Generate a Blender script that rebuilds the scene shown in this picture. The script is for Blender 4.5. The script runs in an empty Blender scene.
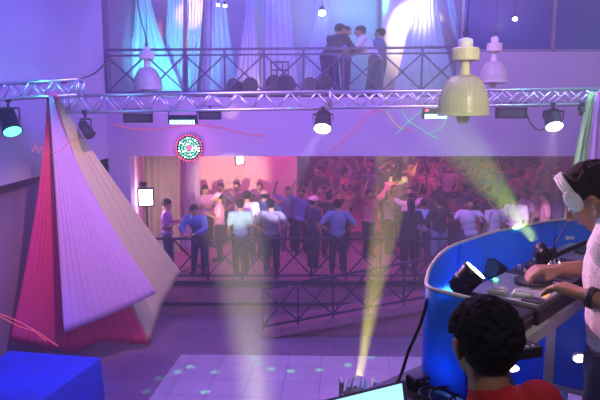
import bpy, bmesh, math, random
from mathutils import Vector, Matrix, Euler
V = Vector
random.seed(7)
C = bpy.context.scene.collection
sc = bpy.context.scene
PI = math.pi
R = math.radians

# ------------------------------------------------------------------ camera
CAMZ = 4.6
PITCH = R(8.25)
cam = bpy.data.cameras.new('camera'); co = bpy.data.objects.new('camera', cam); C.objects.link(co)
cam.sensor_width = 36; cam.lens = 36; cam.clip_end = 100; cam.clip_start = .05
co.location = (0, 0, CAMZ); co.rotation_euler = (PI/2 - PITCH, 0, 0)
sc.camera = co

def at(px, py, Y):
    u = (px-300)/600; v = (200-py)/600
    y = math.cos(PITCH) + v*math.sin(PITCH)
    t = Y/y
    return V((t*u, Y, CAMZ + t*(-math.sin(PITCH) + v*math.cos(PITCH))))
def atz(px, py, z):
    p = at(px, py, 1.0)
    t = (z-CAMZ)/(p.z-CAMZ)
    return V((p.x*t, t, z))

# ------------------------------------------------------------------ materials
def nt(name):
    m = bpy.data.materials.new(name); m.use_nodes = True
    n = m.node_tree; n.nodes.clear()
    return m, n.nodes, n.links
def mat(name, col, rough=.6, metal=0, noise=0, nscale=8, bump=0, bscale=40, trans=0, spec=.5, sheer=0):
    m, N, L = nt(name)
    out = N.new('ShaderNodeOutputMaterial'); b = N.new('ShaderNodeBsdfPrincipled')
    b.inputs['Roughness'].default_value = rough; b.inputs['Metallic'].default_value = metal
    b.inputs['Specular IOR Level'].default_value = spec
    src = None
    if col == 'object':
        oi = N.new('ShaderNodeObjectInfo'); src = oi.outputs['Color']
    else:
        b.inputs['Base Color'].default_value = (*col, 1)
    if noise or bump:
        tc = N.new('ShaderNodeTexCoord')
    if noise:
        nz = N.new('ShaderNodeTexNoise'); nz.inputs['Scale'].default_value = nscale; nz.inputs['Detail'].default_value = 5
        L.new(tc.outputs['Object'], nz.inputs['Vector'])
        mx = N.new('ShaderNodeMix'); mx.data_type = 'RGBA'; mx.blend_type = 'MULTIPLY'
        mp = N.new('ShaderNodeMapRange'); mp.inputs['From Min'].default_value = .3; mp.inputs['From Max'].default_value = .7
        mp.inputs['To Min'].default_value = 1-noise; mp.inputs['To Max'].default_value = 1
        L.new(nz.outputs['Fac'], mp.inputs['Value'])
        mx.inputs['Factor'].default_value = 1
        if src: L.new(src, mx.inputs['A'])
        else: mx.inputs['A'].default_value = (*col, 1)
        L.new(mp.outputs['Result'], mx.inputs['B'])
        src = mx.outputs['Result']
    if src: L.new(src, b.inputs['Base Color'])
    if bump:
        n2 = N.new('ShaderNodeTexNoise'); n2.inputs['Scale'].default_value = bscale
        L.new(tc.outputs['Object'], n2.inputs['Vector'])
        bp = N.new('ShaderNodeBump'); bp.inputs['Strength'].default_value = bump; bp.inputs['Distance'].default_value = .02
        L.new(n2.outputs['Fac'], bp.inputs['Height']); L.new(bp.outputs['Normal'], b.inputs['Normal'])
    last = b.outputs['BSDF']
    if trans:
        t = N.new('ShaderNodeBsdfTranslucent')
        if src: L.new(src, t.inputs['Color'])
        else: t.inputs['Color'].default_value = (*col, 1)
        ms = N.new('ShaderNodeMixShader'); ms.inputs[0].default_value = trans
        L.new(last, ms.inputs[1]); L.new(t.outputs[0], ms.inputs[2]); last = ms.outputs[0]
    if sheer:
        t = N.new('ShaderNodeBsdfTransparent')
        ms = N.new('ShaderNodeMixShader'); ms.inputs[0].default_value = sheer
        L.new(last, ms.inputs[1]); L.new(t.outputs[0], ms.inputs[2]); last = ms.outputs[0]
    L.new(last, out.inputs['Surface'])
    return m
def emit(name, col, s):
    m, N, L = nt(name)
    out = N.new('ShaderNodeOutputMaterial'); e = N.new('ShaderNodeEmission')
    e.inputs['Color'].default_value = (*col, 1); e.inputs['Strength'].default_value = s
    L.new(e.outputs[0], out.inputs['Surface']); return m
def tiles(name, a, b_, grout, size, rot, rough):
    m, N, L = nt(name)
    out = N.new('ShaderNodeOutputMaterial'); p = N.new('ShaderNodeBsdfPrincipled')
    tc = N.new('ShaderNodeTexCoord'); mp = N.new('ShaderNodeMapping'); mp.inputs['Rotation'].default_value = (0, 0, rot)
    br = N.new('ShaderNodeTexBrick'); br.offset = 0; br.squash = 1
    br.inputs['Scale'].default_value = 1; br.inputs['Brick Width'].default_value = size; br.inputs['Row Height'].default_value = size
    br.inputs['Mortar Size'].default_value = .008; br.inputs['Mortar Smooth'].default_value = .3
    br.inputs['Color1'].default_value = (*a, 1); br.inputs['Color2'].default_value = (*b_, 1); br.inputs['Mortar'].default_value = (*grout, 1)
    nz = N.new('ShaderNodeTexNoise'); nz.inputs['Scale'].default_value = 1.7; nz.inputs['Detail'].default_value = 6
    mx = N.new('ShaderNodeMix'); mx.data_type = 'RGBA'; mx.blend_type = 'MULTIPLY'; mx.inputs['Factor'].default_value = .35
    L.new(tc.outputs['Object'], mp.inputs['Vector']); L.new(mp.outputs[0], br.inputs['Vector']); L.new(mp.outputs[0], nz.inputs['Vector'])
    L.new(br.outputs['Color'], mx.inputs['A']); L.new(nz.outputs['Fac'], mx.inputs['B'])
    L.new(mx.outputs['Result'], p.inputs['Base Color']); p.inputs['Roughness'].default_value = rough
    L.new(p.outputs[0], out.inputs['Surface']); return m

M = dict(
    wall=mat('painted plaster', (.62, .58, .66), .8, noise=.12, nscale=1.3),
    walld=mat('plaster in shadow', (.34, .26, .40), .8, noise=.15, nscale=1.3),
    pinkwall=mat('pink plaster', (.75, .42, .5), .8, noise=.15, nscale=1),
    cream=mat('cream paint', (.8, .72, .52), .75, noise=.1),
    fascia=mat('fascia paint', (.60, .53, .66), .75, noise=.08, nscale=1),
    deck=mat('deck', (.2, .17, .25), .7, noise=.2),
    platform=mat('platform carpet', (.38, .14, .26), .8, noise=.3, nscale=5),
    tile=tiles('dance floor tile', (.66, .6, .74), (.6, .55, .7), (.30, .25, .38), .62, R(4), .3),
    tiled=tiles('border tile', (.30, .19, .34), (.27, .17, .32), (.14, .08, .18), .62, R(4), .4),
    steel=mat('aluminium', (.72, .73, .78), .35, .85),
    steelw=mat('painted grey metal', (.42, .42, .5), .5, .1),
    rail_hazed=mat('hazed rail paint', (.09, .07, .17), .5, .1),  # rail paint lightened to put the haze into its colour
    black=mat('black plastic', (.015, .015, .02), .45),
    blackm=mat('black metal', (.03, .03, .045), .4, .5),
    rail=mat('dark rail paint', (.035, .02, .07), .5, .1),
    white=mat('white paint', (.8, .8, .8), .5, noise=.06),
    offw=mat('cream enamel', (.78, .72, .58), .45, noise=.12, nscale=10),
    dome=mat('ribbed lamp dome', (.68, .65, .55), .3, noise=.1, nscale=6, trans=.25),
    chrome=mat('chrome', (.8, .8, .82), .15, 1),
    drape=mat('white drape', (.72, .78, .9), .85, trans=.35),
    red=mat('red drape', (.95, .08, .3), .85, trans=.3),
    lav=mat('lavender drape', (.78, .58, .86), .85, trans=.35, sheer=.15),
    beige=mat('beige drape', (.80, .80, .45), .85, trans=.3),
    green=mat('green drape', (.5, .85, .35), .85, trans=.35),
    blue=mat('blue cloth', (.03, .07, .62), .8, noise=.25, nscale=3, bump=.3, bscale=5),
    purple=mat('purple cloth', (.14, .04, .3), .8, noise=.2),
    winblue=mat('window glass', (.03, .05, .34), .25, spec=.3),
    skin=mat('skin', (.42, .21, .13), .55, noise=.1, nscale=20),
    cloth=mat('clothing fabric', 'object', .85, noise=.18, nscale=14, bump=.3, bscale=25),
    hair=mat('dark hair', (.004, .003, .005), .8, bump=.4, bscale=120, spec=.25),
    shoe=mat('shoe', (.02, .02, .025), .5),
    eyew=mat('eye', (.7, .7, .7), .3),
    lace=None,
    plate=mat('dark device face', (.06, .06, .07), .4, noise=.3, nscale=30),
    silver=mat('silver device face', (.55, .56, .6), .35, .3, noise=.1, nscale=30),
    e_white=emit('white lens', (1, .97, .95), 14),
    e_cyan=emit('cyan leds', (.25, .9, 1), 5),
    e_green=emit('green lens', (.1, .95, .45), 3),
    e_greenb=emit('pale green lens', (.6, 1, .8), 12),
    e_pink=emit('pink white panel', (1, .72, 1), 8),
    e_red=emit('red leds and rosette dots', (1, .08, .2), 2.5),
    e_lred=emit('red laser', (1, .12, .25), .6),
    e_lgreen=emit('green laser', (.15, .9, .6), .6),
    e_warm=emit('warm bulb', (1, .6, .3), 10),
    e_blue=emit('blue led', (.1, .25, 1), 8),
    e_screen=emit('screen', (.45, .85, .95), .8),
    e_yellow=emit('yellow lens', (1, .95, .35), 14),
    e_amber=emit('amber led', (1, .35, .05), 3),
)
def lace_mat():
    m, N, L = nt('patterned white shirt')
    out = N.new('ShaderNodeOutputMaterial'); p = N.new('ShaderNodeBsdfPrincipled'); p.inputs['Roughness'].default_value = .85
    tc = N.new('ShaderNodeTexCoord'); v = N.new('ShaderNodeTexVoronoi'); v.inputs['Scale'].default_value = 95
    r = N.new('ShaderNodeValToRGB'); r.color_ramp.elements[0].position = .15; r.color_ramp.elements[0].color = (.5, .38, .44, 1)
    r.color_ramp.elements[1].position = .45; r.color_ramp.elements[1].color = (.8, .72, .76, 1)
    L.new(tc.outputs['Object'], v.inputs['Vector']); L.new(v.outputs['Distance'], r.inputs[0])
    L.new(r.outputs[0], p.inputs['Base Color']); L.new(p.outputs[0], out.inputs[0]); return m
M['lace'] = lace_mat()
def acrylic(name, col, clear):
    m, N, L = nt(name)
    out = N.new('ShaderNodeOutputMaterial')
    d = N.new('ShaderNodeBsdfPrincipled'); d.inputs['Base Color'].default_value = (*col, 1); d.inputs['Roughness'].default_value = .4
    t = N.new('ShaderNodeBsdfTranslucent'); t.inputs[0].default_value = (*col, 1)
    tr = N.new('ShaderNodeBsdfTransparent'); tr.inputs[0].default_value = (.35+col[0]*.5, .45+col[1]*.5, 1, 1)
    a = N.new('ShaderNodeMixShader'); a.inputs[0].default_value = .4
    b = N.new('ShaderNodeMixShader'); b.inputs[0].default_value = clear
    L.new(d.outputs[0], a.inputs[1]); L.new(t.outputs[0], a.inputs[2]); L.new(a.outputs[0], b.inputs[1]); L.new(tr.outputs[0], b.inputs[2])
    L.new(b.outputs[0], out.inputs[0]); return m
M['acrylic'] = acrylic('blue acrylic', (.03, .28, .85), .28)

# ------------------------------------------------------------------ builders
def tag(o, label=None, cat=None, group=None, kind=None):
    if label: o['label'] = label
    if cat: o['category'] = cat
    if group: o['group'] = group
    if kind: o['kind'] = kind
    return o
def empty(name, loc, label=None, cat=None, group=None, rz=0):
    o = bpy.data.objects.new(name, None); C.objects.link(o); o.location = loc; o.rotation_euler.z = rz
    o.empty_display_size = .1
    return tag(o, label, cat, group)
def rootloc(p):
    while p.parent: p = p.parent
    return V(p.location)
def frame(d):
    d = V(d).normalized(); a = V((0, 0, 1)) if abs(d.z) < .9 else V((1, 0, 0))
    x = d.cross(a).normalized(); return x, d.cross(x).normalized()*-1, d
class MB:
    def __init__(s, mtx=None):
        s.v = []; s.f = []; s.m = mtx or Matrix.Identity(4)
    def add(s, vs, fs):
        n = len(s.v); s.v += [s.m @ V(v) for v in vs]; s.f += [tuple(i+n for i in f) for f in fs]; return s
    def box(s, c, d, rot=None, bev=0):
        x, y, z = d[0]/2, d[1]/2, d[2]/2
        vs = [V((a*x, b*y, e*z)) for a in (-1, 1) for b in (-1, 1) for e in (-1, 1)]
        if rot: vs = [rot @ v for v in vs]
        vs = [v+V(c) for v in vs]
        return s.add(vs, [(0, 1, 3, 2), (4, 6, 7, 5), (0, 4, 5, 1), (2, 3, 7, 6), (0, 2, 6, 4), (1, 5, 7, 3)])
    def bar(s, a, b, w, h=None):
        a, b = V(a), V(b); h = h or w; x, y, d = frame(b-a)
        vs = [p+x*i*w/2+y*j*h/2 for p in (a, b) for i, j in ((-1, -1), (1, -1), (1, 1), (-1, 1))]
        return s.add(vs, [(3, 2, 1, 0), (4, 5, 6, 7), (0, 1, 5, 4), (1, 2, 6, 5), (2, 3, 7, 6), (3, 0, 4, 7)])
    def tube(s, pts, r, n=8, cap=True):
        pts = [V(p) for p in pts]; rs = r if isinstance(r, (list, tuple)) else [r]*len(pts)
        vs = []; fs = []
        x, y, d = frame(pts[1]-pts[0])
        for i, p in enumerate(pts):
            if 0 < i < len(pts)-1: d2 = (pts[i+1]-pts[i-1])
            elif i: d2 = pts[i]-pts[i-1]
            else: d2 = pts[1]-pts[0]
            if d2.length < 1e-9: d2 = d
            d2 = d2.normalized(); x = (x - d2*x.dot(d2))
            if x.length < 1e-6: x = frame(d2)[0]
            x.normalize(); y = d2.cross(x); d = d2
            for k in range(n):
                t = 2*PI*k/n; vs.append(p + (x*math.cos(t)+y*math.sin(t))*rs[i])
        for i in range(len(pts)-1):
            for k in range(n):
                fs.append((i*n+k, i*n+(k+1) % n, (i+1)*n+(k+1) % n, (i+1)*n+k))
        if cap:
            fs.append(tuple(range(n))[::-1]); fs.append(tuple((len(pts)-1)*n+k for k in range(n)))
        return s.add(vs, fs)
    def lathe(s, prof, c=(0, 0, 0), ax=(0, 0, 1), n=24, cap=True):
        c = V(c); x, y, d = frame(ax); vs = []; fs = []
        for r, h in prof:
            for k in range(n):
                t = 2*PI*k/n; vs.append(c + d*h + (x*math.cos(t)+y*math.sin(t))*max(r, 1e-4))
        for i in range(len(prof)-1):
            for k in range(n):
                fs.append((i*n+k, i*n+(k+1) % n, (i+1)*n+(k+1) % n, (i+1)*n+k))
        if cap:
            fs.append(tuple(range(n))[::-1]); fs.append(tuple((len(prof)-1)*n+k for k in range(n)))
        return s.add(vs, fs)
    def caps(s, a, ra, b, rb, n=12):
        a, b = V(a), V(b); d = b-a
        if d.length < 1e-5: d = V((0, 0, 1e-3)); b = a+d
        dn = d.normalized()
        pts = []; rs = []
        for t in (-88, -60, -30, 0): pts.append(a+dn*math.sin(R(t))*ra); rs.append(ra*math.cos(R(t)))
        for t in (0, 30, 60, 88): pts.append(b+dn*math.sin(R(t))*rb); rs.append(rb*math.cos(R(t)))
        return s.tube(pts, rs, n)
    def ell(s, c, d, rot=None, n=16, mm=10):
        c = V(c); vs = []; fs = []
        for i in range(mm+1):
            ph = -PI/2 + PI*i/mm; ph = max(-PI/2+.02, min(PI/2-.02, ph))
            for k in range(n):
                t = 2*PI*k/n; p = V((d[0]*math.cos(ph)*math.cos(t), d[1]*math.cos(ph)*math.sin(t), d[2]*math.sin(ph)))
                if rot: p = rot @ p
                vs.append(c+p)
        for i in range(mm):
            for k in range(n): fs.append((i*n+k, i*n+(k+1) % n, (i+1)*n+(k+1) % n, (i+1)*n+k))
        fs.append(tuple(range(n))[::-1]); fs.append(tuple(mm*n+k for k in range(n)))
        return s.add(vs, fs)
    def mesh(s, name, off=V((0, 0, 0)), smooth=False):
        me = bpy.data.meshes.new(name); me.from_pydata([v-off for v in s.v], [], s.f)
        bm = bmesh.new(); bm.from_mesh(me); bmesh.ops.recalc_face_normals(bm, faces=bm.faces)
        bm.to_mesh(me); bm.free()
        if smooth:
            for p in me.polygons: p.use_smooth = True
        return me
    def build(s, name, m, parent=None, smooth=False, bevel=0, solid=0, kind=None, label=None):
        if parent: off = rootloc(parent)
        else:
            xs = [v.x for v in s.v]; ys = [v.y for v in s.v]; off = V(((min(xs)+max(xs))/2, (min(ys)+max(ys))/2, min(v.z for v in s.v)))
        me = s.mesh(name, off, smooth); me.materials.append(m)
        o = bpy.data.objects.new(name, me); C.objects.link(o)
        if parent: o.parent = parent
        else: o.location = off
        if solid:
            md = o.modifiers.new('s', 'SOLIDIFY'); md.thickness = solid; md.offset = 0
        if bevel:
            md = o.modifiers.new('b', 'BEVEL'); md.width = bevel; md.segments = 2; md.limit_method = 'ANGLE'
        if kind: o['kind'] = kind
        if label: o['label'] = label
        return o
def struct(name, mb, m, **k): return mb.build(name, m, kind='structure', **k)
def quad(a, b, c, d, m, name, th=.1, **k):
    n = (V(b)-V(a)).cross(V(d)-V(a)).normalized()*th
    vs = [V(p) for p in (a, b, c, d)]; vs += [v+n for v in vs]
    mb = MB().add(vs, [(0, 1, 2, 3), (7, 6, 5, 4), (0, 4, 5, 1), (1, 5, 6, 2), (2, 6, 7, 3), (3, 7, 4, 0)])
    return struct(name, mb, m, **k)

# ------------------------------------------------------------------ the setting
YB = 13.2      # plane of the beam / balcony front
ZB = 3.66      # underside of the beam
ZD = 4.94      # upper deck
ZP = .8        # crowd platform
# floors
struct('floor', MB().add([(-8, -2, -.1), (12, -2, -.1), (12, 11.35, -.1), (-8, 10.9, -.1), (-8, -2, 0), (12, -2, 0), (12, 11.35, 0), (-8, 10.9, 0)],
    [(0, 3, 2, 1), (4, 5, 6, 7), (0, 1, 5, 4), (1, 2, 6, 5), (2, 3, 7, 6), (3, 0, 4, 7)]), M['tiled'])
dance = struct('floor_dance', MB().add([(-3.0, 3, .002), (12, 3, .002), (12, 10.6, .002), (-2.28, 10.98, .002), (-3.0, 3, .012), (12, 3, .012), (12, 10.6, .012), (-2.28, 10.98, .012)],
    [(0, 3, 2, 1), (4, 5, 6, 7), (0, 1, 5, 4), (1, 2, 6, 5), (2, 3, 7, 6), (3, 0, 4, 7)]), M['tile'])
struct('floor_rear', MB().box((2, 12.15, -.055), (20, 3.1, .1)), M['tiled'])
struct('floor_platform', MB().box((2.5, 18.9, ZP/2), (16, 11.2, ZP)), M['platform'])
struct('floor_riser', MB().box((4.4, 20.9, ZP+.17), (8.95, 7.0, .34)), M['platform'])
struct('trim_1', MB().box((2.5, 13.27, ZP-.03), (13.4, .06, .09)), M['rail'])
struct('trim_2', MB().box((2.5, 13.28, .27), (13.4, .04, .05)), M['rail'])
# beam and upper level
xl = -4.22
struct('wall_beam', MB().box(((xl+9)/2, YB+.2, (ZB+ZD)/2), (9-xl, .4, ZD-ZB)), M['fascia'])
struct('wall_column', MB().box((-3.99, YB+.2, ZB/2), (.46, .4, ZB)), M['fascia'])
struct('ceiling_crowd', MB().box((2.1, 19, ZD-.12), (13.8, 11.2, .2)), M['deck'])
p0 = at(461, 55, YB)
struct('wall_right', MB().box(((p0.x+9)/2, YB+.2, (ZD+5.9)/2), (9-p0.x, .4, 5.9-ZD)), M['fascia'])
win = empty('window_1', (6.3, YB+.2, 5.9)); win['kind'] = 'structure'
w = (9-p0.x)
MB().box(((p0.x+9)/2, YB+.2, 7), (w, .04, 2.1)).build('pane', M['winblue'], win)
fr = MB()
for z in (5.93, 7.05): fr.box(((p0.x+9)/2, YB+.16, z), (w, .12, .07))
for x in (p0.x+.04, at(556, 30, YB).x, 7.6): fr.box((x, YB+.16, 6.6), (.06, .12, 1.4))
fr.build('window_frame', M['walld'], win)
struct('trim_3', MB().box(((p0.x+9)/2, YB+.1, 7.2), (w, .14, .25)), M['walld'])
struct('wall_back', MB().box((2, 16.9, 6.6), (14, .2, 3.4)), M['wall'])
struct('ceiling', MB().box((2, 8, 8.35), (18, 20, .1)), M['walld'])
pr = at(392, 30, 15.4)
struct('wall_pillar', MB().box((3.0, 15.6, 6.6), (1.9, .5, 3.4)), M['cream'])
# return behind the left corner of the upper level; dark plaster stands for shadow
struct('wall_return', MB().box((-4.3, 15.2, 6.6), (.2, 3.2, 3.4)), M['walld'])
# left wall, in two layers: proud band above, recessed dark wall below
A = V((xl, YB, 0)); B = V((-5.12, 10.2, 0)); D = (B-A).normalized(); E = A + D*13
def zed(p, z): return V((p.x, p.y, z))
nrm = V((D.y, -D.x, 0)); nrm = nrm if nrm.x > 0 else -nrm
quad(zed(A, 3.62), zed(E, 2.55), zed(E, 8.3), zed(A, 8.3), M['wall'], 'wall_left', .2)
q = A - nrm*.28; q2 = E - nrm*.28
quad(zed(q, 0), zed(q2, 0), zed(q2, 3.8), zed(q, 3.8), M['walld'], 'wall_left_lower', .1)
# crowd room walls
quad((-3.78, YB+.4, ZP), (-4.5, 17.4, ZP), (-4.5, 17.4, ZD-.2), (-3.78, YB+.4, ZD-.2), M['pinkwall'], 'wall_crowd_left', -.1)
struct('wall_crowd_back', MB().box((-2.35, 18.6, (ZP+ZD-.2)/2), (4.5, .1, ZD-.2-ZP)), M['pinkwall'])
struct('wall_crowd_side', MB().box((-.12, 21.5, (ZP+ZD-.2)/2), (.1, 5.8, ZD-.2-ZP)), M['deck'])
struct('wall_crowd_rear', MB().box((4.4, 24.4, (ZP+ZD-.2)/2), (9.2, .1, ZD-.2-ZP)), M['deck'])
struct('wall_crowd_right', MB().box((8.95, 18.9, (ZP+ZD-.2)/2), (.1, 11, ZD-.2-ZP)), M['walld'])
# camera-side balcony floor
struct('floor_balcony', MB().add([(-3, -2.5, 2.75), (4, -2.5, 2.75), (4, 3.4, 2.75), (.2, 3.1, 2.75), (-.6, 1.3, 2.75), (-3, 1.0, 2.75),
    (-3, -2.5, 2.9), (4, -2.5, 2.9), (4, 3.4, 2.9), (.2, 3.1, 2.9), (-.6, 1.3, 2.9), (-3, 1.0, 2.9)],
    [(5, 4, 3, 2, 1, 0), (6, 7, 8, 9, 10, 11)]+[(i, (i+1) % 6, (i+1) % 6+6, i+6) for i in range(6)]), M['deck'])

# ------------------------------------------------------------------ drapes
def sheet(mb, top, bot, nu=28, nv=20, pleat=.03, flare=1.0, n=9, sag=0):
    """top / bot: polylines; pleated cloth between them"""
    def sample(pl, u):
        if len(pl) == 1: return V(pl[0])
        t = u*(len(pl)-1); i = min(int(t), len(pl)-2); return V(pl[i]).lerp(V(pl[i+1]), t-i)
    vs = []; fs = []
    for j in range(nv+1):
        v = j/nv
        for i in range(nu+1):
            u = i/nu; a = sample(top, u); b = sample(bot, u)
            p = a.lerp(b, v); f = v**(flare if not isinstance(flare, tuple) else flare[0]+(flare[1]-flare[0])*u)
            p.x = a.x+(b.x-a.x)*f
            p.y += pleat*math.sin(u*n*2*PI+.6*math.sin(v*3))*(1-.45*v) + .3*pleat*math.sin(u*n*5.3+v*4)
            p.z -= sag*math.sin(PI*u)*v
            vs.append(p)
    for j in range(nv):
        for i in range(nu):
            k = j*(nu+1)+i; fs.append((k, k+1, k+nu+2, k+nu+1))
    return mb.add(vs, fs)
ap = at(51, 97, 9.75)
t = empty('draped_canopy', V((-3.7, 10.4, .35)), 'tall tent-like fan of red, lavender and beige cloth tied to the left truss', 'drapery')
aw = .06
red = sheet(MB(), [ap+V((-aw*1.6, .06, 0)), ap+V((aw*.6, .06, 0))], [at(10, 341, 9.95), at(40, 347, 10.2), at(70, 352, 10.5), at(103, 341, 10.9), at(151, 345, 11.3)], 60, 30, .013, (1.3, 1.6), 17)
red.build('red_cloth', M['red'], t, True, solid=.004, label='red cloth panel at the left and back of the fan')
bg = sheet(MB(), [ap+V((aw*.4, .1, 0)), ap+V((aw*1.3, .1, 0))], [at(112, 300, 11.2), at(150, 343, 11.35), at(162, 305, 11.7), at(181, 272, 12.0)], 40, 30, .009, (1.3, 1.12), 9)
bg.build('beige_cloth', M['beige'], t, True, solid=.004, label='beige cloth panel at the right of the fan')
lv = sheet(MB(), [ap+V((-aw*.1, -.06, 0)), ap+V((aw*1.0, -.06, 0))], [at(64, 333, 9.7), at(95, 321, 10.0), at(128, 307, 10.4), at(157, 293, 10.8)], 50, 30, .011, (1.0, 1.55), 13)
lv.build('lavender_cloth', M['lav'], t, True, solid=.004, label='pale lavender cloth panel in front')
MB().caps(ap+V((-.08, 0, .02)), .05, ap+V((.1, 0, .02)), .06).build('tie_knot', M['red'], t, True)
tl = MB().tube([at(181, 272, 12.0), at(186, 270, 12.8)], .008); tl.build('tie_cord', M['black'], t)

def drape(name, tpx, bpx, Y, m, label, ytop=-8, ybot=98, pleat=.03, n=5, flare=1.3):
    top = [at(tpx[0], ytop, Y), at(tpx[1], ytop, Y)]; bot = [at(bpx[0], ybot, Y), at(bpx[1], ybot, Y)]
    for b in bot: b.z = max(b.z, ZD+.02)
    mb = sheet(MB(), top, bot, 36, 24, pleat, flare, n)
    o = mb.build(name, m, None, True, solid=.004)
    return tag(o, label, 'drapery', 'white drapes of the upper level')
drape('hanging_drape', (136, 149), (124, 186), 15.4, M['drape'], 'wide white drape lit cyan behind the left of the upper railing')
drape('hanging_drape', (168, 183), (160, 182), 15.6, M['drape'], 'narrow white drape just right of the cyan lit wide drape')
drape('hanging_drape', (187, 203), (188, 196), 15.7, M['drape'], 'slim white drape with an orange light patch beside it')
drape('hanging_drape', (249, 253), (232, 261), 15.4, M['drape'], 'single pale drape hanging to a sharp point above the floor lights', flare=1.0)
drape('hanging_drape', (262, 290), (260, 300), 16.0, M['drape'], 'broad sheer drape behind the black spotlights', pleat=.05)
drape('hanging_drape', (318, 330), (300, 322), 15.8, M['drape'], 'pale drape left of the standing group of people')
drape('hanging_drape', (414, 436), (392, 462), 14.6, M['drape'], 'large pale blue drape behind the big pendant lamp', pleat=.05, n=7)
drape('hanging_drape', (446, 452), (462, 474), 14.4, M['drape'], 'thin twisted drape strip slanting behind the pendant lamp cord', ybot=60, n=2)
drape('hanging_drape', (205, 226), (200, 240), 16.2, M['drape'], 'soft grey-lavender drape at the back wall below the warm bulbs', pleat=.05)
# right side drapes hanging from the truss end
def side_drape(tpx, bpx, Y, m, label, n=4):
    top = [at(tpx[0], 92, Y), at(tpx[1], 92, Y)]; bot = [at(bpx[0], 330, Y), at(bpx[1], 330, Y)]
    o = sheet(MB(), top, bot, 30, 24, .04, .8, n).build('side_drape', m, None, True, solid=.004)
    tag(o, label, 'drapery', 'drapes at the right end of the truss')
side_drape((590, 599), (546, 576), 9.9, M['green'], 'pale green drape hanging down from the right truss end')
side_drape((596, 606), (574, 614), 9.8, M['lav'], 'lavender drape behind the head of the person in headphones')
side_drape((599, 612), (606, 650), 9.6, M['red'], 'red drape at the right edge of the picture')

# ------------------------------------------------------------------ trusses
def truss(a, b, h, dpt, n, label, m=M['steel'], cross=False):
    a, b = V(a), V(b); t = empty('lighting_truss', (a+b)/2, label, 'truss', 'aluminium lighting trusses')
    d = b-a; up = V((0, 0, h/2)); bk = V((0, dpt, 0))
    for s in (-1, 1):
        for k in (0, 1): MB().tube([a+up*s+bk*k, b+up*s+bk*k], .026, 8).build('chord', m, t, True)
    for k in (0, 1):
        for i in range(n):
            p = a+d*(i/n); q = a+d*((i+1)/n); s = 1 if i % 2 == 0 else -1
            MB().tube([p-up*s+bk*k, q+up*s+bk*k], .014, 6).build('brace', m, t, True)
            if cross and k == 0: MB().tube([p+up*s+bk*k, q-up*s+bk*k], .014, 6).build('brace', m, t, True)
    for p in (a, b):
        MB().tube([p+up, p-up], .03, 8).tube([p+up+bk, p-up+bk], .03, 8).tube([p+up, p+up+bk], .02, 8).tube([p-up, p-up+bk], .02, 8).build('end_frame', m, t, True)
    return t
TY = 10.0
truss(at(64, 104, TY), at(330, 100, TY), .27, .27, 20, 'long grey lighting truss in front of the upper railing, left half')
truss(at(330, 100, TY), at(600, 96.5, TY), .25, .27, 17, 'lighting truss right half, behind the big pendant lamp', cross=True)
truss(at(-30, 93, 9.72), at(78, 87, 9.72), .24, .25, 9, 'short cyan lit truss reaching the left wall')

# railings
def railing(x0, x1, Y, z0, z1, h, n, label, m, double=False, name='metal_railing', th=.055, foot=0):
    a = V((x0, Y, z0)); b = V((x1, Y, z1)); d = b-a; t = empty(name, (a+b)/2, label, 'railing')
    up = V((0, 0, h))
    MB().bar(a+up, b+up, th, th*.9).build('top_rail', m, t)
    mid = V((0, 0, h-.12)) if double else None
    if double: MB().bar(a+mid, b+mid, th*.7, th*.7).build('second_rail', m, t)
    lo = V((0, 0, .1)); hi = (mid or up)
    MB().bar(a+lo, b+lo, th*.8).build('bottom_rail', m, t)
    for i in range(n+1):
        p = a+d*(i/n); MB().bar(p, p+up, th*.8).build('post', m, t)
    for i in range(n):
        p = a+d*(i/n); q = a+d*((i+1)/n)
        MB().bar(p+lo, q+hi, th*.62).build('brace', m, t); MB().bar(p+hi, q+lo, th*.62).build('brace', m, t)
    return t
ra = at(106, 60, 13.25); rb = at(462, 51, 13.25)
railing(ra.x, rb.x, 13.25, ZD, ZD+.06, 1.0, 9, 'dark cross-braced railing along the upper level', M['rail_hazed'], True)
railing(-3.7, 6.6, 13.42, ZP, ZP, .96, 13, 'dark cross-braced railing in front of the crowd', M['rail'])

# ramp with its railing
rx0, rx1, rz1 = -.82, 4.4, 1.02
rp = empty('access_ramp', (rx0, 12.1, 0), 'sloping ramp with pink lit edge rising to the crowd platform', 'ramp')
def slope(x): return .03 + (x-rx0)/(rx1-rx0)*(rz1-.03)
mb = MB()
mb.add([(rx0, 11.95, .013), (rx1, 11.95, .013), (rx1, 12.9, .013), (rx0, 12.9, .013), (rx0, 11.95, slope(rx0)), (rx1, 11.95, slope(rx1)), (rx1, 12.9, slope(rx1)), (rx0, 12.9, slope(rx0))],
       [(0, 3, 2, 1), (4, 5, 6, 7), (0, 1, 5, 4), (1, 2, 6, 5), (2, 3, 7, 6), (3, 0, 4, 7)])
mb.build('ramp_body', M['platform'], rp)
MB().bar((rx0, 11.9, slope(rx0)+.01), (rx1, 11.9, slope(rx1)+.01), .09, .16).build('stringer', M['platform'], rp)
railing(rx0+.05, rx1-.1, 11.92, slope(rx0)+.09, slope(rx1)+.07, .9, 7, 'dark cross-braced handrail sloping up along the ramp', M['rail'], name='ramp_railing')

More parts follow.
